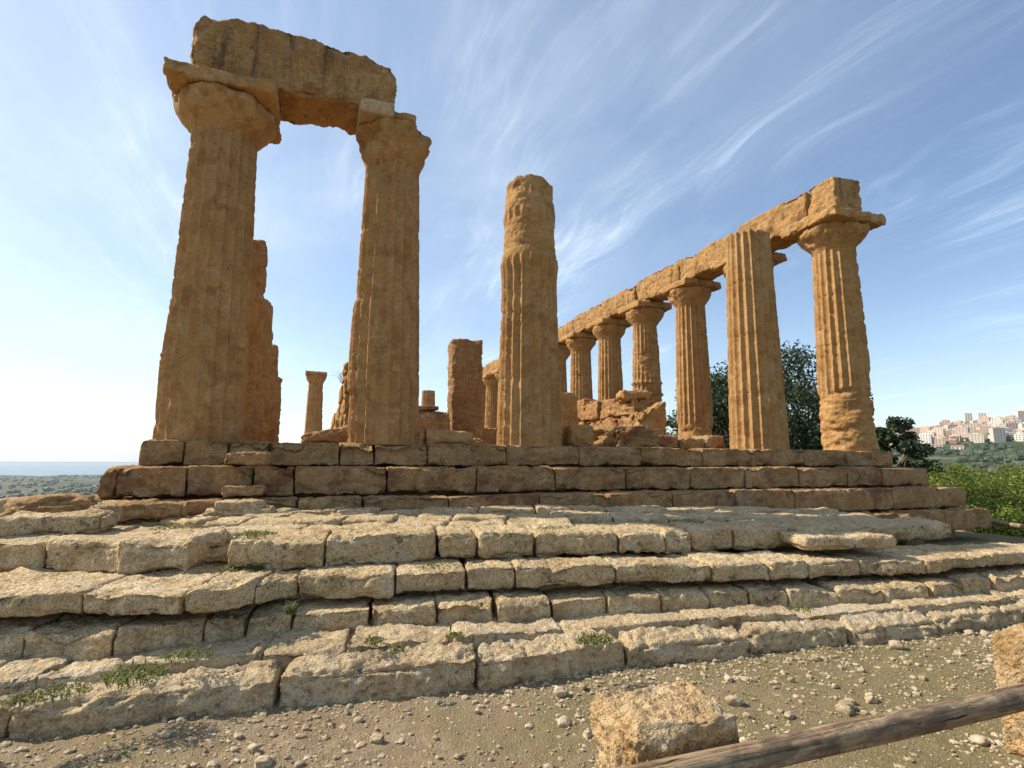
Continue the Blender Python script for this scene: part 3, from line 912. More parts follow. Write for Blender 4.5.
V, Fq = block([(11.6, 5.2), (12.7, 5.1), (12.7, 5.9), (11.7, 5.9)], ZS+1.74, ZS+2.12, r=0.1, amp=0.05, chip=0.25, res=0.05)
link_mesh('cap_stone', V, Fq, M['column'], wr)

def pier(name, label, plan, zt, mat, **kw):
    a = dict(r=0.09, amp=0.035, chip=0.14, pit=0.03, f=1.8, res=0.03, strata=0.03, flake=0.015, facets=6); a.update(kw)
    V, Fq = block(plan, ZS-0.03, zt, **a)
    return tag(link_mesh(name, V, Fq, mat), label, 'pier')
pier('stone_pier', 'reddish flat-topped pier left of the free-standing broken column', [(5.42, 4.15), (6.36, 4.05), (6.42, 5.0), (5.50, 5.05)], 5.24, M['burnt'], cuts=[(-1, -1, .2, .3, .08), (-1, 0, -.5, .5, .08), (-1, -1, -1, .4, .1)])
pier('stone_pier', 'low dark pier touching the right side of the free-standing broken column', [(9.0, 4.7), (9.72, 4.7), (9.72, 5.5), (9.0, 5.5)], 3.92, M['column'])

def ruin_block(label, plan, zb, zt, mat, name='fallen_block', **kw):
    a = dict(r=0.08, amp=0.04, chip=0.16, pit=0.03, f=2.2, res=0.035, strata=0.02); a.update(kw)
    V, Fq = block(plan, zb, zt, **a)
    return tag(link_mesh(name, V, Fq, mat), label, 'stone block')
ruin_block('dark flat stone lying at the foot of the second beam column', [(1.62, 0.6), (2.60, 0.55), (2.55, 1.3), (1.75, 1.3)], ZS-0.02, [ZS+.20, ZS+.36, ZS+.36, ZS+.22], M['krepis'], amp=.07)
ruin_block('tilted pale flat slab at the platform edge below the reddish pier', [(3.86, -0.35), (4.86, -0.28), (4.95, .45), (3.95, .45)], ZS-0.02, [ZS+.30, ZS+.22, ZS+.28, ZS+.36], M['column'], r=.05)
ruin_block('dark block behind the tilted slab, right of the second beam column', [(4.25, 3.6), (5.3, 3.5), (5.3, 4.3), (4.3, 4.4)], ZS-0.02, [3.02, 3.05, 3.12, 3.12], M['krepis'])
ruin_block('long flat stone on top of the dark block behind the tilted slab', [(4.3, 3.7), (5.0, 3.65), (5.0, 4.2), (4.35, 4.25)], 3.09, 3.22, M['krepis'], r=.04, amp=.02)
ruin_block('squat rounded block right of the free-standing broken column', [(6.95, -0.30), (7.58, -0.30), (7.60, .3), (6.95, .3)], ZS-0.02, ZS+.47, M['column'], r=.13)
V, Fq = rock((8.75, 0.55, ZS-.03), .70, .50, .30, 5, .40, 2.4, rot=.2, flat=.6)
tag(link_mesh('weathered_boulder', V, Fq, M['krepis']), 'deeply furrowed boulder in front of the reddened wall', 'boulder')
for (x0, x1, h_, lb) in ((9.75, 10.5, .40, 'left one of three low rough blocks in front of the slender fluted column'), (10.5, 11.3, .36, 'middle one of three low rough blocks in front of the slender fluted column'), (11.3, 11.95, .44, 'right one of three low rough blocks in front of the slender fluted column')):
    ruin_block(lb, [(x0, .7), (x1-.03, .7), (x1-.03, 1.4), (x0, 1.4)], ZS-.02, [ZS+h_-.05+jitter(.05) for _ in range(4)], M['krepis'])
ruin_block('small block at the right foot of the reddish pier', [(6.75, 6.0), (7.6, 6.0), (7.6, 6.8), (6.75, 6.8)], ZS-.02, ZS+.75, M['burnt'])
ruin_block('low block at the foot of the reddish pier, beside the broken column', [(5.0, 1.9), (5.75, 1.9), (5.75, 2.5), (5.0, 2.5)], ZS-.02, ZS+.22, M['krepis'])
# ------------------------------------------------------------------ ruined stairs in front
random.seed(21)
class Edge:
    """front top edge of a stair course, as a line on the ground plan with its own height"""
    def __init__(s, pts, zf, foot=None):
        W = []
        for x, y in pts:
            q = atz(x, y, zf(x) if foot is None else foot)
            W.append((q[0], q[1], zf(x)))
        s.px = [p[0] for p in pts]; s.W = np.array(W); s.zf = zf
    def at(s, x):
        p = s.px
        if x <= p[0] or x >= p[-1]:
            i = 0 if x <= p[0] else len(p)-2
            t = (x-p[i])/(p[i+1]-p[i])
            d = s.W[i+1]-s.W[i]
            # keep the direction calm outside the measured part
            L = np.linalg.norm(d[:2])
            e = s.W[-1]-s.W[0]; e = e/np.linalg.norm(e[:2])
            return s.W[0]+e*t*L if x <= p[0] else s.W[-1]+e*(t-1)*L
        i = max(k for k in range(len(p)) if p[k] <= x)
        i = min(i, len(p)-2)
        t = (x-p[i])/(p[i+1]-p[i])
        return s.W[i]*(1-t)+s.W[i+1]*t

def lin(*kv):
    xs = [k for k, v in kv]; vs = [v for k, v in kv]
    return lambda x: float(np.interp(x, xs, vs))

def stair_course(name, label, edge, joints, zb, depth, mat, ydir=(0.18, 1.0), name_b='stone_block', gap=0.005, skip=(), slope=0.0, jy=0.018, jz=0.010, res=0.024, tilt=0.012, **kw):
    mid = edge.at(512)
    t = thing(name, label, 'stone step', (mid[0], mid[1], zb(512) if callable(zb) else zb), 'ruined stair courses')
    d = np.array(ydir)/np.linalg.norm(ydir)
    for i in range(len(joints)-1):
        if i in skip: continue
        A = edge.at(joints[i]); B = edge.at(joints[i+1])
        u = (B-A)[:2]; L = np.linalg.norm(u); u = u/L
        a = A[:2]+u*gap*random.uniform(.5, 1.6); b = B[:2]-u*gap*random.uniform(.5, 1.6)
        o = jitter(jy)
        a = a+d*(o+jitter(jy*.4)); b = b+d*(o+jitter(jy*.4))
        dep = depth*random.uniform(.92, 1.08)
        sk = u*jitter(0.05)
        zt = [A[2]+jitter(tilt), B[2]+jitter(tilt), B[2]+jitter(tilt), A[2]+jitter(tilt)]
        q = jitter(jz); zt = [v+q for v in zt]; zt[2] += slope; zt[3] += slope
        cuts = []
        for _ in range(random.choice((0, 1, 1, 2))):
            cuts.append((random.uniform(-1, 1), -1, random.choice((1, 1, -1)), random.uniform(.07, .2), random.uniform(.03, .09)))
        zbv = zb(joints[i]) if callable(zb) else zb
        a_ = dict(r=0.030, amp=0.018, chip=0.10, pit=0.025, f=2.6, res=res, strata=0.018, cuts=cuts, tight=.62, facets=5); a_.update(kw)
        V, Fq = block([a, b, b+d*dep+sk, a+d*dep+sk], zbv, zt, **a_)
        link_mesh(name_b, V, Fq, mat, t)
    return t

def P2(*a): return list(a)
ZA, ZBs, ZCs, ZD = 1.0, 0.70, 0.44, 0.26
zA = lin((0, ZA), (430, ZA-.01), (600, .96), (700, 0.92), (800, 0.88), (955, 0.84))
zBf = lin((0, ZBs), (560, ZBs), (850, .61), (1024, .56))
zCf = lin((0, ZCs), (512, ZCs), (700, .40), (850, .36), (1024, .35))
zDf = lin((0, .15), (256, .18), (340, .20), (478, .19), (620, .165), (750, .14), (850, .125), (1010, .12))
eA = Edge([(0, 538), (60, 538), (120, 541), (200, 539), (325, 537), (430, 533), (560, 532), (700, 530), (800, 528), (870, 529)], zA)
eB = Edge([(0, 592), (80, 592), (180, 594), (250, 584), (300, 573), (395, 573), (520, 566), (620, 565), (760, 564), (850, 559), (930, 560), (1024, 552)], zBf)
eC = Edge([(0, 630), (115, 630), (205, 619), (300, 609), (400, 606), (512, 601), (620, 594), (768, 590), (900, 586), (1024, 575)], zCf)
eD = Edge([(0, 741), (130, 727), (256, 712), (340, 706), (478, 692), (628, 670), (750, 656), (850, 647), (940, 635), (1010, 626)], zDf, foot=-0.05)

stair_course('stair_course', 'lowest stair course of huge grey-buff slabs lying on the gravel', eD, [-190, 0, 273, 477, 629, 752, 856, 942, 1013, 1110, 1230], -0.16, 0.80, M['slab'], name_b='stone_slab',
             jy=0.03, tilt=0.02, slope=.085, r=0.085, amp=0.024, chip=0.13, f=2.2, res=0.020, pit=0.06, grain=0.006)
# strips behind the front slabs
eD2 = Edge([(p, q-dy) for (p, q), dy in zip([(0, 682), (130, 664), (256, 652), (340, 645), (478, 634), (620, 622), (750, 615), (850, 611), (940, 601), (1010, 596)], [0]*10)], lambda x: zDf(x)+0.09)
stair_course('stair_course', 'strip of thin weedy slabs between the huge lowest slabs and the small regular blocks', eD2, [-190, -40, 34, 118, 260, 345, 450, 560, 690, 800, 905, 1010, 1100, 1230], 0.0, 0.75, M['slab'], name_b='stone_slab',
             jy=0.03, jz=0.012, tilt=0.012, res=0.026)
stair_course('stair_course', 'second stair course from the ground, of small regular blocks', eC, [-240, -110, 24, 114, 203, 244, 291, 369, 436, 497, 550, 607, 659, 707, 749, 788, 838, 886, 930, 963, 995, 1040, 1120, 1200], 0.03, 0.70, M['stair'])
stair_course('stair_course', 'middle stair course of long pale blocks with a dark gap beneath', eB, [-260, -120, 82, 182, 254, 297, 395, 465, 516, 617, 712, 770, 807, 862, 927, 990, 1060, 1140], lin((0, .52), (250, .50), (300, .46), (620, .47), (850, .40), (1024, .42)), 0.85, M['stair'])
stair_course('stair_course', 'upper stair course of big rounded blocks edging the paved terrace', eA, [-120, 44, 119, 190, 226, 325, 437, 477, 535, 615, 662, 692, 733, 790, 870], lambda x: 0.68 if x < 650 else 0.64, 0.95, M['stair'],
             jy=0.03, r=0.055, chip=0.13, amp=0.026, tight=.5, skip=(3,))

# paved terrace between the stairs and the platform
pav = thing('paved_terrace', 'sunlit terrace of worn paving stones between stairs and platform', 'paving', (4.5, -3.5, 0.7))
rows = [(0.78, 0.0), (1.5, 0.025), (2.15, 0.01), (2.75, 0.04)]
for ri, (back, dz) in enumerate(rows):
    px = -130
    wmin, wmax = ((55, 110), (40, 80), (38, 75), (45, 90))[ri]
    while px < 960:
        q = px+random.uniform(wmin, wmax)
        A, B = eA.at(px), eA.at(min(q, 985))
        d = np.array([0.33, 1.0])/math.hypot(.33, 1)
        nb = rows[ri+1][0] if ri < 3 else 3.5
        a = A[:2]+d*(back+jitter(.05)); b = B[:2]+d*(back+jitter(.05))
        sc = (-1.62-a[1])
        c_ = B[:2]+d*(nb-0.03+jitter(.04)); e_ = A[:2]+d*(nb-.03+jitter(.04))
        lim = -1.68
        if a[1] < lim-0.15:
            c_[1] = min(c_[1], lim); e_[1] = min(e_[1], lim)
            u = (b-a)/np.linalg.norm(b-a)*0.014
            zz = (A[2]+B[2])/2+dz-0.02+jitter(.025)
            V, Fq = block([a+u, b-u, c_-u, e_+u], zz-0.35, [zz+jitter(.02) for _ in range(4)], r=0.028, amp=0.02, chip=0.08, pit=0.02, f=2.4, res=0.04, tight=.7, facets=3)
            link_mesh('paving_stone', V, Fq, M['stair'], pav)
        px = q
# fill under the terrace and stairs
gf = Geo()
V, Fq = block([(-0.9, -4.6), (7.2, -5.5), (9.5, -1.9), (-0.9, -1.9)], -0.2, [0.72, 0.56, 0.52, 0.76], r=0.2, amp=0.05, res=0.2, chip=0)
gf.add(V, Fq)
V, Fq = block([(-0.9, -4.8), (11.0, -5.3), (12.5, -1.9), (-0.9, -1.9)], -0.2, [.36, .22, .22, .36], r=0.1, amp=0.04, res=0.2, chip=0)
gf.add(V, Fq)
gf.build('rubble_core', M['stair'], pav)

def loose(name, label, px, py0, z, lx, ly, h, rot=0.0, mat='stair', cat='stone block', group=None, **kw):
    c = atz(px, py0, z)
    a = dict(r=0.05, amp=0.025, chip=0.12, pit=0.02, f=2.4, res=0.025, strata=0.01); a.update(kw)
    V, Fq = block(rect(c[0], c[1]+ly/2, lx, ly, rot), z, z+h, **a)
    return tag(link_mesh(name, V, Fq, M[mat]), label, cat, group)

loose('loose_slab', 'long flat pale slab lying in front of the upper course at its right end', 858, 550, 0.69, 1.25, 0.62, 0.17, -0.25, r=.05)
# right end of the upper course: a second low tier
for a, b, y, zt, lb in ((800, 872, 531, .90, 'left long block closing the right end of the terrace'), (872, 956, 527, .87, 'right long block closing the right end of the terrace')):
    A, B = atz(a, y, zt-.03), atz(b, y-3, zt-.03)
    V, Fq = block([A[:2], B[:2], B[:2]+np.array([.2, .9]), A[:2]+np.array([.2, .9])], 0.62, zt, r=.09, amp=.04, chip=.15, res=.035)
    tag(link_mesh('edge_block', V, Fq, M['stair']), lb, 'stone block')
# stepping stones against the platform
loose('stepping_stone', 'lower of the small stacked stepping stones left of centre, catching the sun', 239, 512.5, 1.03, 0.66, 0.36, 0.155, 0.04)
loose('stepping_stone', 'grey hollow-topped stepping stone leaning on the second platform course', 243, 498, 1.19, 0.62, 0.30, 0.20, 0.0, mat='krepis', cuts=[(0, 0, 1, .18, .06)])
loose('stepping_stone', 'topmost pale stepping stone set against the stylobate course', 247, 466, 1.662, 0.68, 0.26, 0.215, 0.0, mat='krepis')
loose('low_slab', 'thin slab under the stacked stepping stones', 238, 519.5, 0.94, 0.9, 0.5, 0.14, 0.0)
# tumbled stones at the left end of the terrace
loose('tumbled_block', 'sloping flat block at the left end of the terrace, sunlit on top', 84, 520, 1.0, 0.85, 0.55, 0.20, 0.30)
loose('tumbled_block', 'long wedge block lying on the left end of the upper stair course', 42, 537, .97, 1.0, 0.6, 0.22, 0.05)
loose('tumbled_block', 'brown block against the platform left of the stepping stones', 138, 522, 1.0, 0.95, 0.50, 0.22, 0.06, mat='krepis')
loose('tumbled_block', 'rounded block cut by the left picture edge beside the mound', 2, 518, .98, 0.45, 0.5, 0.24, -0.2)
loose('tumbled_block', 'low dark block between the wedge block and the mound', 60, 516, 1.0, 0.6, 0.4, 0.12, 0.2, mat='krepis')
c = atz(100, 527, 1.0)
V, Fq = rock((c[0], c[1]+.1, .99), .13, .12, .11, 4, .2, 1.8)
tag(link_mesh('loose_stone', V, Fq, M['stair']), 'round pale stone wedged beside the sloping block', 'stone')
c = atY(58, 500, -2.0)
V, Fq = rock((c[0], -2.0, .70), .42, .5, .24, 5, .25, 1.4, rot=.2)
tag(link_mesh('rock_mound', V, Fq, M['krepis']), 'brown rock mound left of the platform, in front of the far plain', 'rock')
c = atz(196, 560, 0.72)
for (dx, z, h, lx, lb) in ((0.02, .70, .15, .36, 'lower small stone wedged in a gap of the upper course'), (-.02, .855, .15, .30, 'upper small stone wedged in a gap of the upper course')):
    V, Fq = block(rect(c[0]+dx+.13, c[1]+.10, lx, .42, .1), z, z+h, r=.05, amp=.02, chip=.1, res=.022)
    tag(link_mesh('wedge_stone', V, Fq, M['stair']), lb, 'stone')

# ------------------------------------------------------------------ stone posts and timber rail
def post(label, x0, y0, lx, ly, h, rot=0.0):
    V, Fq = block(rect(x0, y0, lx, ly, rot), GZ-0.05, h, r=0.07, amp=0.012, chip=0.06, pit=0.022, f=3.5, grain=0.008, facets=4, res=0.0085 if x0 < 5 else .014, seed=int(x0*10))
    return tag(link_mesh('stone_post', V, Fq, M['post']), label, 'stone post', 'stone posts of the rail fence')
post('square porous stone post at bottom centre, its top fully in view', 3.33, -8.57, 0.53, 0.45, 0.695, -0.03)
post('stone post cut by the right picture edge, behind the rail', 6.30, -8.55, 0.58, 0.46, 0.70, 0.02)
def rail(label, A, B, rad, n=220, nth=56, seed=3, group=None):
    A = np.array(A); B = np.array(B); L = np.linalg.norm(B-A)
    u = (B-A)/L; v = np.cross([0, 0, 1.0], u); v /= np.linalg.norm(v); w_ = np.cross(u, v)
    s = np.linspace(0, 1, n); th = np.linspace(0, 2*np.pi, nth, endpoint=False)
    T, Sg = np.meshgrid(th, s)
    P = np.column_stack([(Sg*L).ravel(), np.cos(T).ravel(), np.sin(T).ravel()])
    r = rad*(1+0.05*fbm(P*np.array([1.1, .8, .8]), 1.5, 3, .5, seed)+0.03*fbm(P*np.array([.8, 5, 5]), 1.0, 3, .6, seed+7)).reshape(T.shape)
    crack = np.maximum(0, fbm(P*np.array([.5, 3.2, 3.2]), 1.0, 2, .5, seed+15).reshape(T.shape)-.30)
    r = r-rad*0.9*np.minimum(crack, .25)
    for k in range(6):
        q = random.uniform(0, L); a0 = random.uniform(0, 6.28)
        dd = ((Sg*L-q)/.05)**2+((np.angle(np.exp(1j*(T-a0))))/.5)**2
        r = r+rad*.07*np.exp(-dd)
    cx = 0.02*np.sin(Sg*L*1.1+1.0)
    C = A[None, None, :]+u*(Sg*L)[..., None]+w_*cx[..., None]
    V = (C+v*(r*np.cos(T))[..., None]+w_*(r*np.sin(T))[..., None]).reshape(-1, 3)
    V = np.concatenate([V, [A, B]])
    F1 = grid_faces(nth, n, True); i = np.arange(nth)
    e1 = np.stack([np.full(nth, len(V)-2), (i+1) % nth, i], 1); lb = (n-1)*nth
    e2 = np.stack([np.full(nth, len(V)-1), lb+i, lb+(i+1) % nth], 1)
    return tag(link_mesh('timber_rail', V, [F1, np.concatenate([e1, e2])], M['rail']), label, 'rail', group)
rail('thick weathered round timber rail fixed across the stone posts', (2.2, -8.865, 0.525), (7.6, -8.865, 0.598), 0.055)
# a second fence far to the right, beyond the platform
A = atz(966, 519, 0.25); B = atz(1050, 530, 0.30)
rail('dark thin timber rail at the right edge below the pine', (A[0], A[1], .25), (B[0], B[1], .30), 0.055, 60, 20, 9)
for q, lb in ((0.05, 'low stone post at the left end of the dark thin rail'), (1.0, 'low stone post at the right end of the dark thin rail')):
    p = A*(1-q)+B*q
    zg = float(terrain_h(p[0], p[1], False)[0])
    V, Fq = block(rect(p[0], p[1]+.2, .3, .3), zg-.1, .34, r=.04, res=.04)
    tag(link_mesh('stone_post', V, Fq, M['krepis']), lb, 'stone post')

# ------------------------------------------------------------------ gravel, loose stones, weeds
def gnd(x, y): return terrain_h(np.asarray(x), np.asarray(y))
rs = np.random.RandomState(4)
def gravel():
    g = Geo()
    n = 40000
    x = rs.uniform(-1.5, 12.5, n); y = rs.uniform(-10.4, -6.2, n)
    dens = fbm(np.column_stack([x, y, np.zeros(n)]), 0.8, 3, .5, 2.2)
    keep = rs.uniform(size=n) < np.clip(.55+.7*dens, .15, 1)
    x, y = x[keep], y[keep]
    xe = rs.uniform(-1.0, 9.5, 1600); ye = np.interp(xe, eD.W[:, 0], eD.W[:, 1])-np.abs(rs.normal(0, .2, 1600))+.03
    x = np.concatenate([x, xe]); y = np.concatenate([y, ye])
    s = np.clip(rs.lognormal(math.log(.0082), .60, len(x)), .004, .030)
    z = gnd(x, y)
    V0, F0 = ico(1)
    Vs = []; Fs = []; k = 0
    for i in range(len(x)):
        sc = s[i]*np.array([rs.uniform(.8, 1.5), rs.uniform(.7, 1.2), rs.uniform(.5, .9)])
        a = rs.uniform(0, 6.28); c_, s_ = math.cos(a), math.sin(a)
        v = V0*rs.uniform(.78, 1.18, (len(V0), 1))*sc
        v = np.column_stack([v[:, 0]*c_-v[:, 1]*s_+x[i], v[:, 0]*s_+v[:, 1]*c_+y[i], v[:, 2]+z[i]+sc[2]*.12])
        Vs.append(v); Fs.append(F0+k); k += len(V0)
    o = link_mesh('gravel', np.concatenate(Vs), np.concatenate(Fs), M['pebble'], loc=(4, -8, 0), smooth=False)
    tag(o, 'loose pale gravel scattered over the earth in front of the stairs', 'gravel', None, 'stuff')
gravel()
ST = 'loose stones on the gravel'
n_st = 0
while n_st < 200:
    x = rs.uniform(-.6, 10.5); y = rs.uniform(-9.8, -6.45)
    if 2.9 < x < 3.7 and -8.95 < y < -8.2: continue
    e = eD.W; yy = np.interp(x, e[:, 0], e[:, 1])
    if y > yy-0.02: continue
    s = float(np.clip(rs.lognormal(math.log(.030), .36), .020, .075))
    z = float(gnd(x, y)[0])
    V, Fq = rock((x, y, z-.45*s), s*rs.uniform(.9, 1.4), s*rs.uniform(.7, 1.1), s*rs.uniform(.5, .8), 3, .35, 1.4, rot=rs.uniform(0, 3), seed=500+n_st)
    tag(link_mesh('loose_stone', V, Fq, M['pebble']), 'fist-sized or smaller pale limestone lump lying on the gravel', 'stone', ST)
    n_st += 1

def blades(g, cx, cy, cz, n, rad, h, seed, wid=0.006, lean=1.0, zf=None):
    r_ = np.random.RandomState(seed)
    for i in range(n):
        a = r_.uniform(0, 6.28); q = rad*math.sqrt(r_.uniform())
        bx, by = cx+q*math.cos(a), cy+q*math.sin(a)
        bz = zf(bx, by) if zf else cz
        d = r_.uniform(0, 6.28); L = h*r_.uniform(.45, 1.15); ln = lean*r_.uniform(.3, 1.3)
        dx, dy = math.cos(d), math.sin(d); px, py = -dy, dx
        ww = wid*r_.uniform(.6, 1.5)
        p0 = np.array([bx, by, bz-.01]); p1 = p0+np.array([dx*ln*L*.4, dy*ln*L*.4, L*.62]); p2 = p0+np.array([dx*ln*L, dy*ln*L, L*(1-.35*ln)])
        pv = np.array([px, py, 0])*ww
        V = np.array([p0-pv*.6, p0+pv*.6, p1+pv, p1-pv, p2])
        g.add(V, [np.array([[0, 1, 2, 3]]), np.array([[3, 2, 4]])])

def leafy(g, cx, cy, cz, n, rad, h, seed, ls=.022):
    r_ = np.random.RandomState(seed)
    for i in range(n):
        a = r_.uniform(0, 6.28); q = rad*r_.uniform()**.7
        c = np.array([cx+q*math.cos(a), cy+q*math.sin(a)*.6, cz+h*r_.uniform(.05, 1)*(1-.6*q/rad)])
        u = r_.normal(size=3); u[2] *= .5; u /= np.linalg.norm(u)
        v = np.cross(u, r_.normal(size=3)); v /= np.linalg.norm(v)
        L = ls*r_.uniform(.6, 1.5)
        V = np.array([c-u*L, c+v*L*.45, c+u*L, c-v*L*.45])
        g.add(V, np.array([[0, 1, 2, 3]]))

def mossy():
    g = Geo(); r_ = np.random.RandomState(77); n = 0
    while n < 5200:
        x = r_.uniform(-1, 12); y = r_.uniform(-10.2, -6.5)
        f_ = fbm(np.array([[x, y, 0.]]), .9, 3, .5, 4.4)[0]+np.interp(x, [2, 6.5], [-.12, .22])
        if r_.uniform() > np.clip(.25+1.5*f_, .02, 1): continue
        yy = np.interp(x, eD.W[:, 0], eD.W[:, 1])
        if y > yy+.05: continue
        z = float(gnd(x, y)[0])
        blades(g, x, y, z, 2, .02, .028, n, .003, .9)
        n += 1
    tag(g.build('low_grass', M['drygrass'], None, (5, -8, 0), smooth=False), 'thin low grass and moss growing among the gravel', 'grass', None, 'stuff')
mossy()

WG = 'weeds growing on the stairs'
def weed(px, py, z, rad, h, label, n=60, kind='leafy', grp=WG):
    c = atz(px, py, z)
    g = Geo(); n = int(n*1.2); rad *= .9; h *= .8
    if kind in ('leafy', 'both'): leafy(g, c[0], c[1], z-.01, n*3, rad, h, int(px*7+py), .010+.02*h)
    if kind in ('blade', 'both'): blades(g, c[0], c[1], z-.01, n, rad*.8, h*1.3, int(px+py*5), .004)
    return tag(g.build('weed_tuft', M['weed'], None, (c[0], c[1], z), smooth=False), label, 'weeds', grp)
weed(135, 676, .30, .26, .10, 'spreading bright weeds across the slab strip at left', 150, 'both')
weed(60, 692, .29, .20, .07, 'thin grass in the joint of the far left slab', 70, 'both')
weed(20, 700, .29, .12, .06, 'small green tuft at the left picture edge on the slabs', 40, 'both')
weed(190, 655, .32, .22, .07, 'low weeds at the foot of the small blocks, left', 60, 'both')
weed(260, 568, .70, .13, .17, 'dense dark green bush of weeds below the upper course', 150, 'leafy')
weed(234, 569, .70, .18, .06, 'light weeds spreading left of the dense green bush', 60, 'both')
weed(398, 651, .30, .075, .09, 'single leafy plant on the slab below the small blocks, left of centre', 36, 'leafy')
weed(375, 640, .31, .10, .05, 'low tuft behind the single leafy plant', 40, 'both')
weed(594, 640, .30, .20, .07, 'round patch of light green weeds on the big slab at centre', 120, 'both')
weed(455, 636, .31, .10, .06, 'pale tuft in the joint between two big slabs', 40, 'both')
weed(800, 608, .31, .18, .05, 'low green weeds in the strip at right', 50, 'both')
weed(290, 612, .44, .05, .14, 'upright weed in a joint of the small blocks', 26, 'both')
weed(180, 528, 1.01, .32, .06, 'green weeds on the paving below the platform, left', 110, 'leafy')
weed(255, 534, 1.01, .24, .06, 'weeds along the front paving joint, below the stepping stones', 90, 'both')
weed(322, 514, 1.02, .08, .10, 'small weed in a paving joint near the platform, left of centre', 30, 'leafy')
weed(297, 470, 1.50, .07, .16, 'green weed rooted in a joint of the second platform course', 36, 'leafy')
weed(437, 566, .70, .25, .05, 'thin weeds in the shade under the upper course, centre', 40, 'both')
weed(550, 528, .99, .2, .04, 'tiny weeds between paving stones at centre', 40, 'leafy')
# spiky plant on the left inner wall
g = Geo(); c = (2.85, 7.6, 4.0)
blades(g, c[0], c[1], c[2], 70, .12, .75, 9, .012, .9)
tag(g.build('spiky_plant', M['carob'], None, c, smooth=False), 'spiky dry plant sprouting on top of the sunlit inner wall', 'plant')

# ------------------------------------------------------------------ trees
def tube(g, P0, P1, ra, rb, n=8, seg=5, bend=0.0, seed=0):
    r_ = np.random.RandomState(seed)
    P0 = np.array(P0, float); P1 = np.array(P1, float)
    d = P1-P0; L = np.linalg.norm(d); d /= L
    v = np.cross(d, [0.3, .9, .2]); v /= np.linalg.norm(v); w_ = np.cross(d, v)
    b1, b2 = r_.uniform(-1, 1, 2)*bend*L
    V = []
    for i in range(seg+1):
        t = i/seg; c = P0+d*L*t+(v*b1+w_*b2)*math.sin(math.pi*t)
        r = ra+(rb-ra)*t
        for k in range(n):
            a = 2*math.pi*k/n
            V.append(c+(v*math.cos(a)+w_*math.sin(a))*r*(1+.08*r_.uniform(-1, 1)))
    g.add(np.array(V), grid_faces(n, seg+1, True))

def tree(name, label, x, y, z0, ztop, width, mat, seed, nclump=70, nleaf=130, leaf=.16, trunk_h=.3, shape='round', group=None, trunk_r=.28):
    r_ = np.random.RandomState(seed)
    t = thing(name, label, 'tree', (x, y, z0), group)
    H = ztop-z0
    g = Geo()
    fork = np.array([x+r_.uniform(-.3, .3), y+r_.uniform(-.3, .3), z0+H*trunk_h])
    tube(g, (x, y, z0-.3), fork, trunk_r, trunk_r*.7, 12, 6, .06, seed)
    gl = []
    # clump centres
    cl = []
    for i in range(nclump):
        while True:
            q = r_.uniform(-1, 1, 3)
            rr = np.linalg.norm(q)
            if .35 < rr < 1: break
        if shape == 'umbrella':
            zc = z0+H*(.58+.40*(1-(np.hypot(q[0], q[1]))**2)*(.55+.45*r_.uniform()))
        else:
            zc = z0+H*(.56+.42*q[2])
        cl.append(np.array([x+q[0]*width/2, y+q[1]*width/2, zc]))
    cl = np.array(cl)
    nb = 7
    ang = np.linspace(0, 2*np.pi, nb, endpoint=False)
    tips = []
    for i, a in enumerate(ang):
        tp = np.array([x+math.cos(a)*width*.26, y+math.sin(a)*width*.26, z0+H*(.55+.2*r_.uniform())])
        tube(g, fork, tp, trunk_r*.5, trunk_r*.22, 8, 6, .12, seed+i+1); tips.append(tp)
    tips = np.array(tips)
    for i, c in enumerate(cl):
        k = int(np.argmin(np.linalg.norm(tips-c, axis=1)))
        if i % 2 == 0: tube(g, tips[k], c, trunk_r*.2, trunk_r*.05, 5, 4, .1, seed+50+i)
    g.build('trunk', M['bark'], t)
    N = nclump*nleaf
    ci = np.repeat(np.arange(nclump), nleaf)
    cr = r_.uniform(.55, 1.15, nclump)*width*.135
    q = r_.normal(size=(N, 3)); q /= np.linalg.norm(q, axis=1)[:, None]
    q *= (r_.uniform(size=(N, 1))**.45)*(.72 if shape == 'umbrella' else 1.0)
    q[:, 2] *= .7 if shape != 'umbrella' else .5
    C = cl[ci]+q*cr[ci][:, None]
    n = r_.normal(size=(N, 3)); n += q*1.2; n[:, 2] += .5; n /= np.linalg.norm(n, axis=1)[:, None]
    u = np.cross(n, r_.normal(size=(N, 3))); u /= np.linalg.norm(u, axis=1)[:, None]
    v = np.cross(n, u)
    L = (leaf*r_.uniform(.6, 1.3, N))[:, None]
    V = np.stack([C-u*L, C+v*L*.5, C+u*L, C-v*L*.5], 1).reshape(-1, 3)
    link_mesh('crown', V, np.arange(4*N).reshape(N, 4), mat, t, smooth=False)
    return t

def polar(az, d): return CAM[0]+d*math.sin(R(az)), CAM[1]+d*math.cos(R(az))
def ground_z(x, y): return float(terrain_h(x, y, False)[0])
def put_tree(name, label, az, d, slope_top, width, mat, seed, **kw):
    x, y = polar(az, d); z0 = kw.pop('z0', ground_z(x, y))
    return tree(name, label, x, y, z0, CAM[2]+slope_top*d, width, mat, seed, **kw)
put_tree('carob_tree', 'dark green tree seen on both sides of the fluted column without capital', 45.0, 38, .184, 11.0, M['carob'], 5, nclump=260, nleaf=210, leaf=.12, trunk_h=.2)
put_tree('olive_tree', 'dark loose tree right of the corner column, before the hill town', 54.6, 32, .083, 3.0, M['carob'], 8, nclump=90, nleaf=170, leaf=.095, trunk_h=.2, z0=-1.6)
put_tree('olive_tree', 'small pale bush tree showing left of the slender fluted column', 36.6, 44, .085, 3.4, M['carob'], 12, nclump=40, nleaf=90, leaf=.11, trunk_h=.2)
PG = 'green pines on the slope at right'
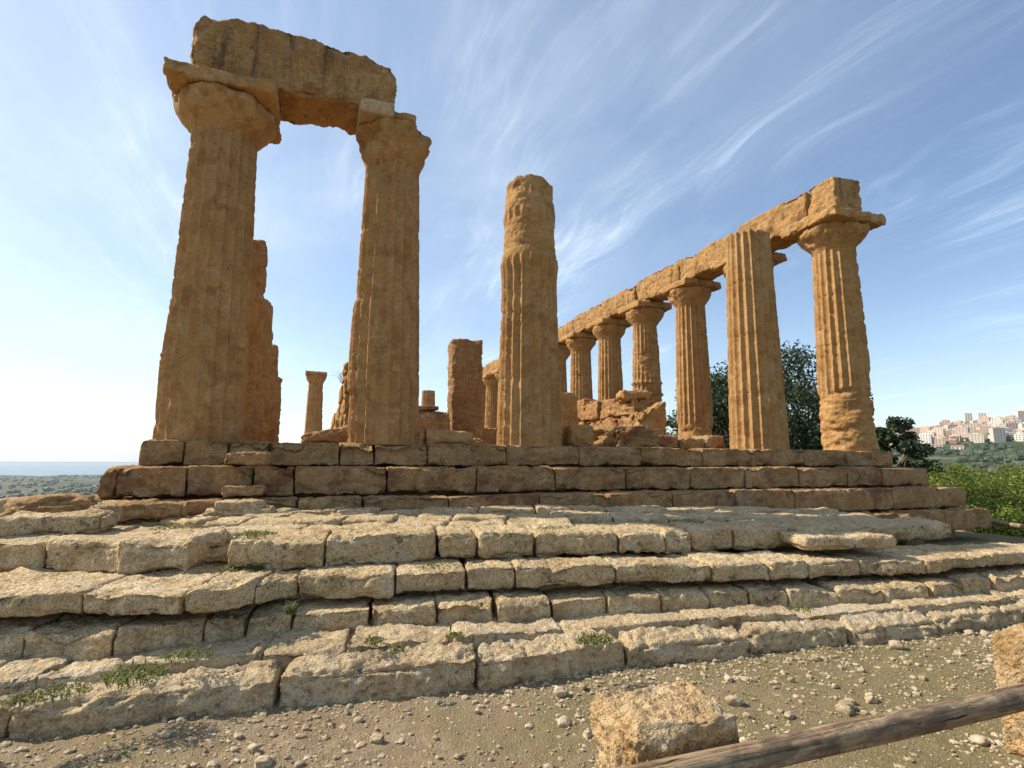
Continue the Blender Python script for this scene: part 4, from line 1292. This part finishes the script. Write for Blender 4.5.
for az, d, sl_p, wd, sd, lb in ((58.6, 30, -.004, 5.0, 31, 'bright green pine nearest the platform end'), (61.8, 33, .004, 6.6, 32, 'bright broad pine at the right picture edge'),
                                (65.6, 31, .004, 6.5, 33, 'bright pine just outside the right edge'), (59.6, 24.5, -.055, 4.6, 34, 'lower bushy pine below the broad one, above the dark rail'),
                                (63.4, 25, -.045, 5.0, 35, 'lower bushy pine at the right picture edge')):
    put_tree('pine_tree', lb, az, d, sl_p, wd, M['pine'], sd, nclump=95, nleaf=430, leaf=.046, trunk_h=.25, shape='round', group=PG)

# far groves: masses nobody could count
def grove(name, label, sectors, n, seed, smin, smax, cat='grove'):
    r_ = np.random.RandomState(seed)
    V0, F0 = ico(2)
    Vs = []; Fs = []; k = 0
    for (a0, a1, d0, d1, m_) in sectors:
        az = r_.uniform(a0, a1, m_*3); d = np.exp(r_.uniform(math.log(d0), math.log(d1), m_*3))
        x = CAM[0]+d*np.sin(np.radians(az)); y = CAM[1]+d*np.cos(np.radians(az))
        nn = fbm(np.column_stack([x, y, np.zeros(len(x))]), 1/170.0, 3, .55, seed)
        idx = np.argsort(-nn+r_.uniform(0, .5, len(x)))[:m_]
        x, y = x[idx], y[idx]; z = terrain_h(x, y, False)
        for i in range(m_):
            s = r_.uniform(smin, smax)
            sc = np.array([s*r_.uniform(.8, 1.4), s*r_.uniform(.8, 1.4), s*r_.uniform(.6, .95)])
            v = V0*(1+.28*r_.uniform(-1, 1, (len(V0), 1)))*sc+np.array([x[i], y[i], z[i]+sc[2]*.6])
            Vs.append(v); Fs.append(F0+k); k += len(V0)
    o = link_mesh(name, np.concatenate(Vs), np.concatenate(Fs), M['wood_far'], loc=(0, 0, 0), smooth=False)
    tag(o, label, cat, None, 'stuff')
grove('far_grove', 'dark groves covering the valley slope below the hill town', [(46, 72, 180, 1250, 2600), (46, 72, 1050, 1420, 420)], 0, 5, 3.0, 6.0)
grove('far_plain_trees', 'hedges and groves spread over the far plain before the sea', [(-28, 5, 700, 5200, 1500)], 0, 6, 5.0, 10.0)

# ------------------------------------------------------------------ hill town
TB = 'buildings of the far hill town'
pal = [(0.62, 0.50, 0.36), (0.68, 0.58, 0.45), (0.58, 0.43, 0.31), (0.72, 0.65, 0.54), (0.55, 0.44, 0.36), (0.66, 0.47, 0.36), (0.74, 0.70, 0.62)]
WM = [plain_mat('town wall colour', c, .10, .05) for c in pal]
M['pane'] = plain_mat('dark town window', (0.13, 0.13, 0.14), .2, .3, .4)
M['tile'] = plain_mat('terracotta roof', (0.40, 0.22, 0.13), .2, .3)

def cube(g, x0, x1, y0, y1, z0, z1, c, s, X, Y, mi):
    p = np.array([(x, y, z) for z in (z0, z1) for (x, y) in ((x0, y0), (x1, y0), (x1, y1), (x0, y1))])
    q = np.column_stack([p[:, 0]*c-p[:, 1]*s+X, p[:, 0]*s+p[:, 1]*c+Y, p[:, 2]])
    g.add(q, np.array([[0, 1, 5, 4], [1, 2, 6, 5], [2, 3, 7, 6], [3, 0, 4, 7], [4, 5, 6, 7], [3, 2, 1, 0]]), mi)

def house(name, label, x, y, z, lx, ly, h, rot, wm, gable=False, group=TB):
    g = Geo(); c, s = math.cos(rot), math.sin(rot)
    cube(g, -lx/2, lx/2, -ly/2, ly/2, z-12, z+h, c, s, x, y, 0)
    fl = max(1, int(h/3.3)); nw = max(2, int(lx/4.2)); nv = max(2, int(ly/4.2))
    for f in range(fl):
        zz = z+h*(f+.35)/fl; hh = h/fl*.48
        for k in range(nw):
            xc = -lx/2+lx*(k+.5)/nw
            cube(g, xc-.75, xc+.75, -ly/2-.25, -ly/2+.1, zz, zz+hh, c, s, x, y, 1)
        for k in range(nv):
            yc = -ly/2+ly*(k+.5)/nv
            for sx in (-1, 1):
                x0 = sx*lx/2
                cube(g, x0-.2, x0+.2, yc-.75, yc+.75, zz, zz+hh, c, s, x, y, 1)
    if gable:
        p = np.array([(-lx/2-.4, -ly/2-.4, z+h), (lx/2+.4, -ly/2-.4, z+h), (lx/2+.4, ly/2+.4, z+h), (-lx/2-.4, ly/2+.4, z+h), (-lx/2-.4, 0, z+h+ly*.22), (lx/2+.4, 0, z+h+ly*.22)])
        q = np.column_stack([p[:, 0]*c-p[:, 1]*s+x, p[:, 0]*s+p[:, 1]*c+y, p[:, 2]])
        g.add(q, [np.array([[0, 1, 5, 4], [2, 3, 4, 5], [3, 2, 1, 0]]), np.array([[0, 4, 3], [1, 2, 5]])], 2)
    else:
        for (a, b, cc, d) in ((-lx/2-.2, lx/2+.2, -ly/2-.2, -ly/2+.3), (-lx/2-.2, lx/2+.2, ly/2-.3, ly/2+.2)):
            cube(g, a, b, cc, d, z+h+.05, z+h+1.0, c, s, x, y, 0)
        cube(g, -lx*.18, lx*.12, -ly*.15, ly*.2, z+h+.05, z+h+2.8, c, s, x, y, 0)
    return tag(g.build(name, [wm, M['pane'], M['tile']], None, (x, y, z), smooth=False), label, 'building', group)

r_ = np.random.RandomState(9)
kinds = [('apartment_block', 'pale flat-roofed apartment block among the crowded far hill town', TB), ('town_house', 'low tiled house among the crowded far hill town', 'tiled houses of the far hill town'),
         ('tower_block', 'tall slab-like tower block on the far hill town', 'tower blocks of the far hill town')]
nb = 0
placed = []
tries = 0
while nb < 295 and tries < 8000:
    tries += 1
    az = r_.uniform(54.6, 66.0); d = math.exp(r_.uniform(math.log(1330), math.log(1800)))
    x, y = polar(az, d); z = ground_z(x, y)
    slope = (z-CAM[2])/d
    if slope < .013+.007*math.sin(az*3.1): continue
    if az < 55.6 and slope > .045: continue
    if any(math.hypot(x-a, y-b) < q for a, b, q in placed): continue
    u = r_.uniform()
    k = 2 if (u < .16) else (1 if u > .72 else 0)
    if k == 2: lx, ly, h = r_.uniform(13, 21), r_.uniform(10, 13), r_.uniform(18, 26)
    elif k == 1: lx, ly, h = r_.uniform(9, 14), r_.uniform(8, 11), r_.uniform(6, 9)
    else: lx, ly, h = r_.uniform(11, 19), r_.uniform(9, 13), r_.uniform(8, 15)
    placed.append((x, y, lx*.58+1))
    rot = -R(az)+r_.uniform(-.5, .5)
    nm, lb, gr = kinds[k]
    house(nm, lb, x, y, z, lx, ly, h, rot, WM[r_.randint(len(WM))], k == 1, gr)
    nb += 1
for az, d, lb in ((57.6, 1180, 'lone pale farmhouse in the dark grove below the town, left'), (58.9, 1120, 'lone pale farmhouse in the dark grove below the town, right')):
    x, y = polar(az, d)
    house('farmhouse', lb, x, y, ground_z(x, y)+2, 16, 9, 6, -R(az), WM[3], True, None)

# ------------------------------------------------------------------ air
def air():
    mt = bpy.data.materials.new('thin haze'); mt.use_nodes = True
    t = NT(mt.node_tree); t.n.clear()
    out = t.node('ShaderNodeOutputMaterial')
    v = t.node('ShaderNodeVolumePrincipled')
    v.inputs['Color'].default_value = (0.86, 0.92, 1.0, 1)
    v.inputs['Density'].default_value = 0.00005
    v.inputs['Anisotropy'].default_value = 0.2
    t.link(v.outputs[0], out.inputs['Volume'])
    g = Geo()
    cube(g, -24500, 24500, -24500, 24500, -150, 190, 1, 0, 0, 0, 0)
    o = g.build('haze', mt, None, (0, 0, -150), smooth=False)
    tag(o, kind='stuff')
air()
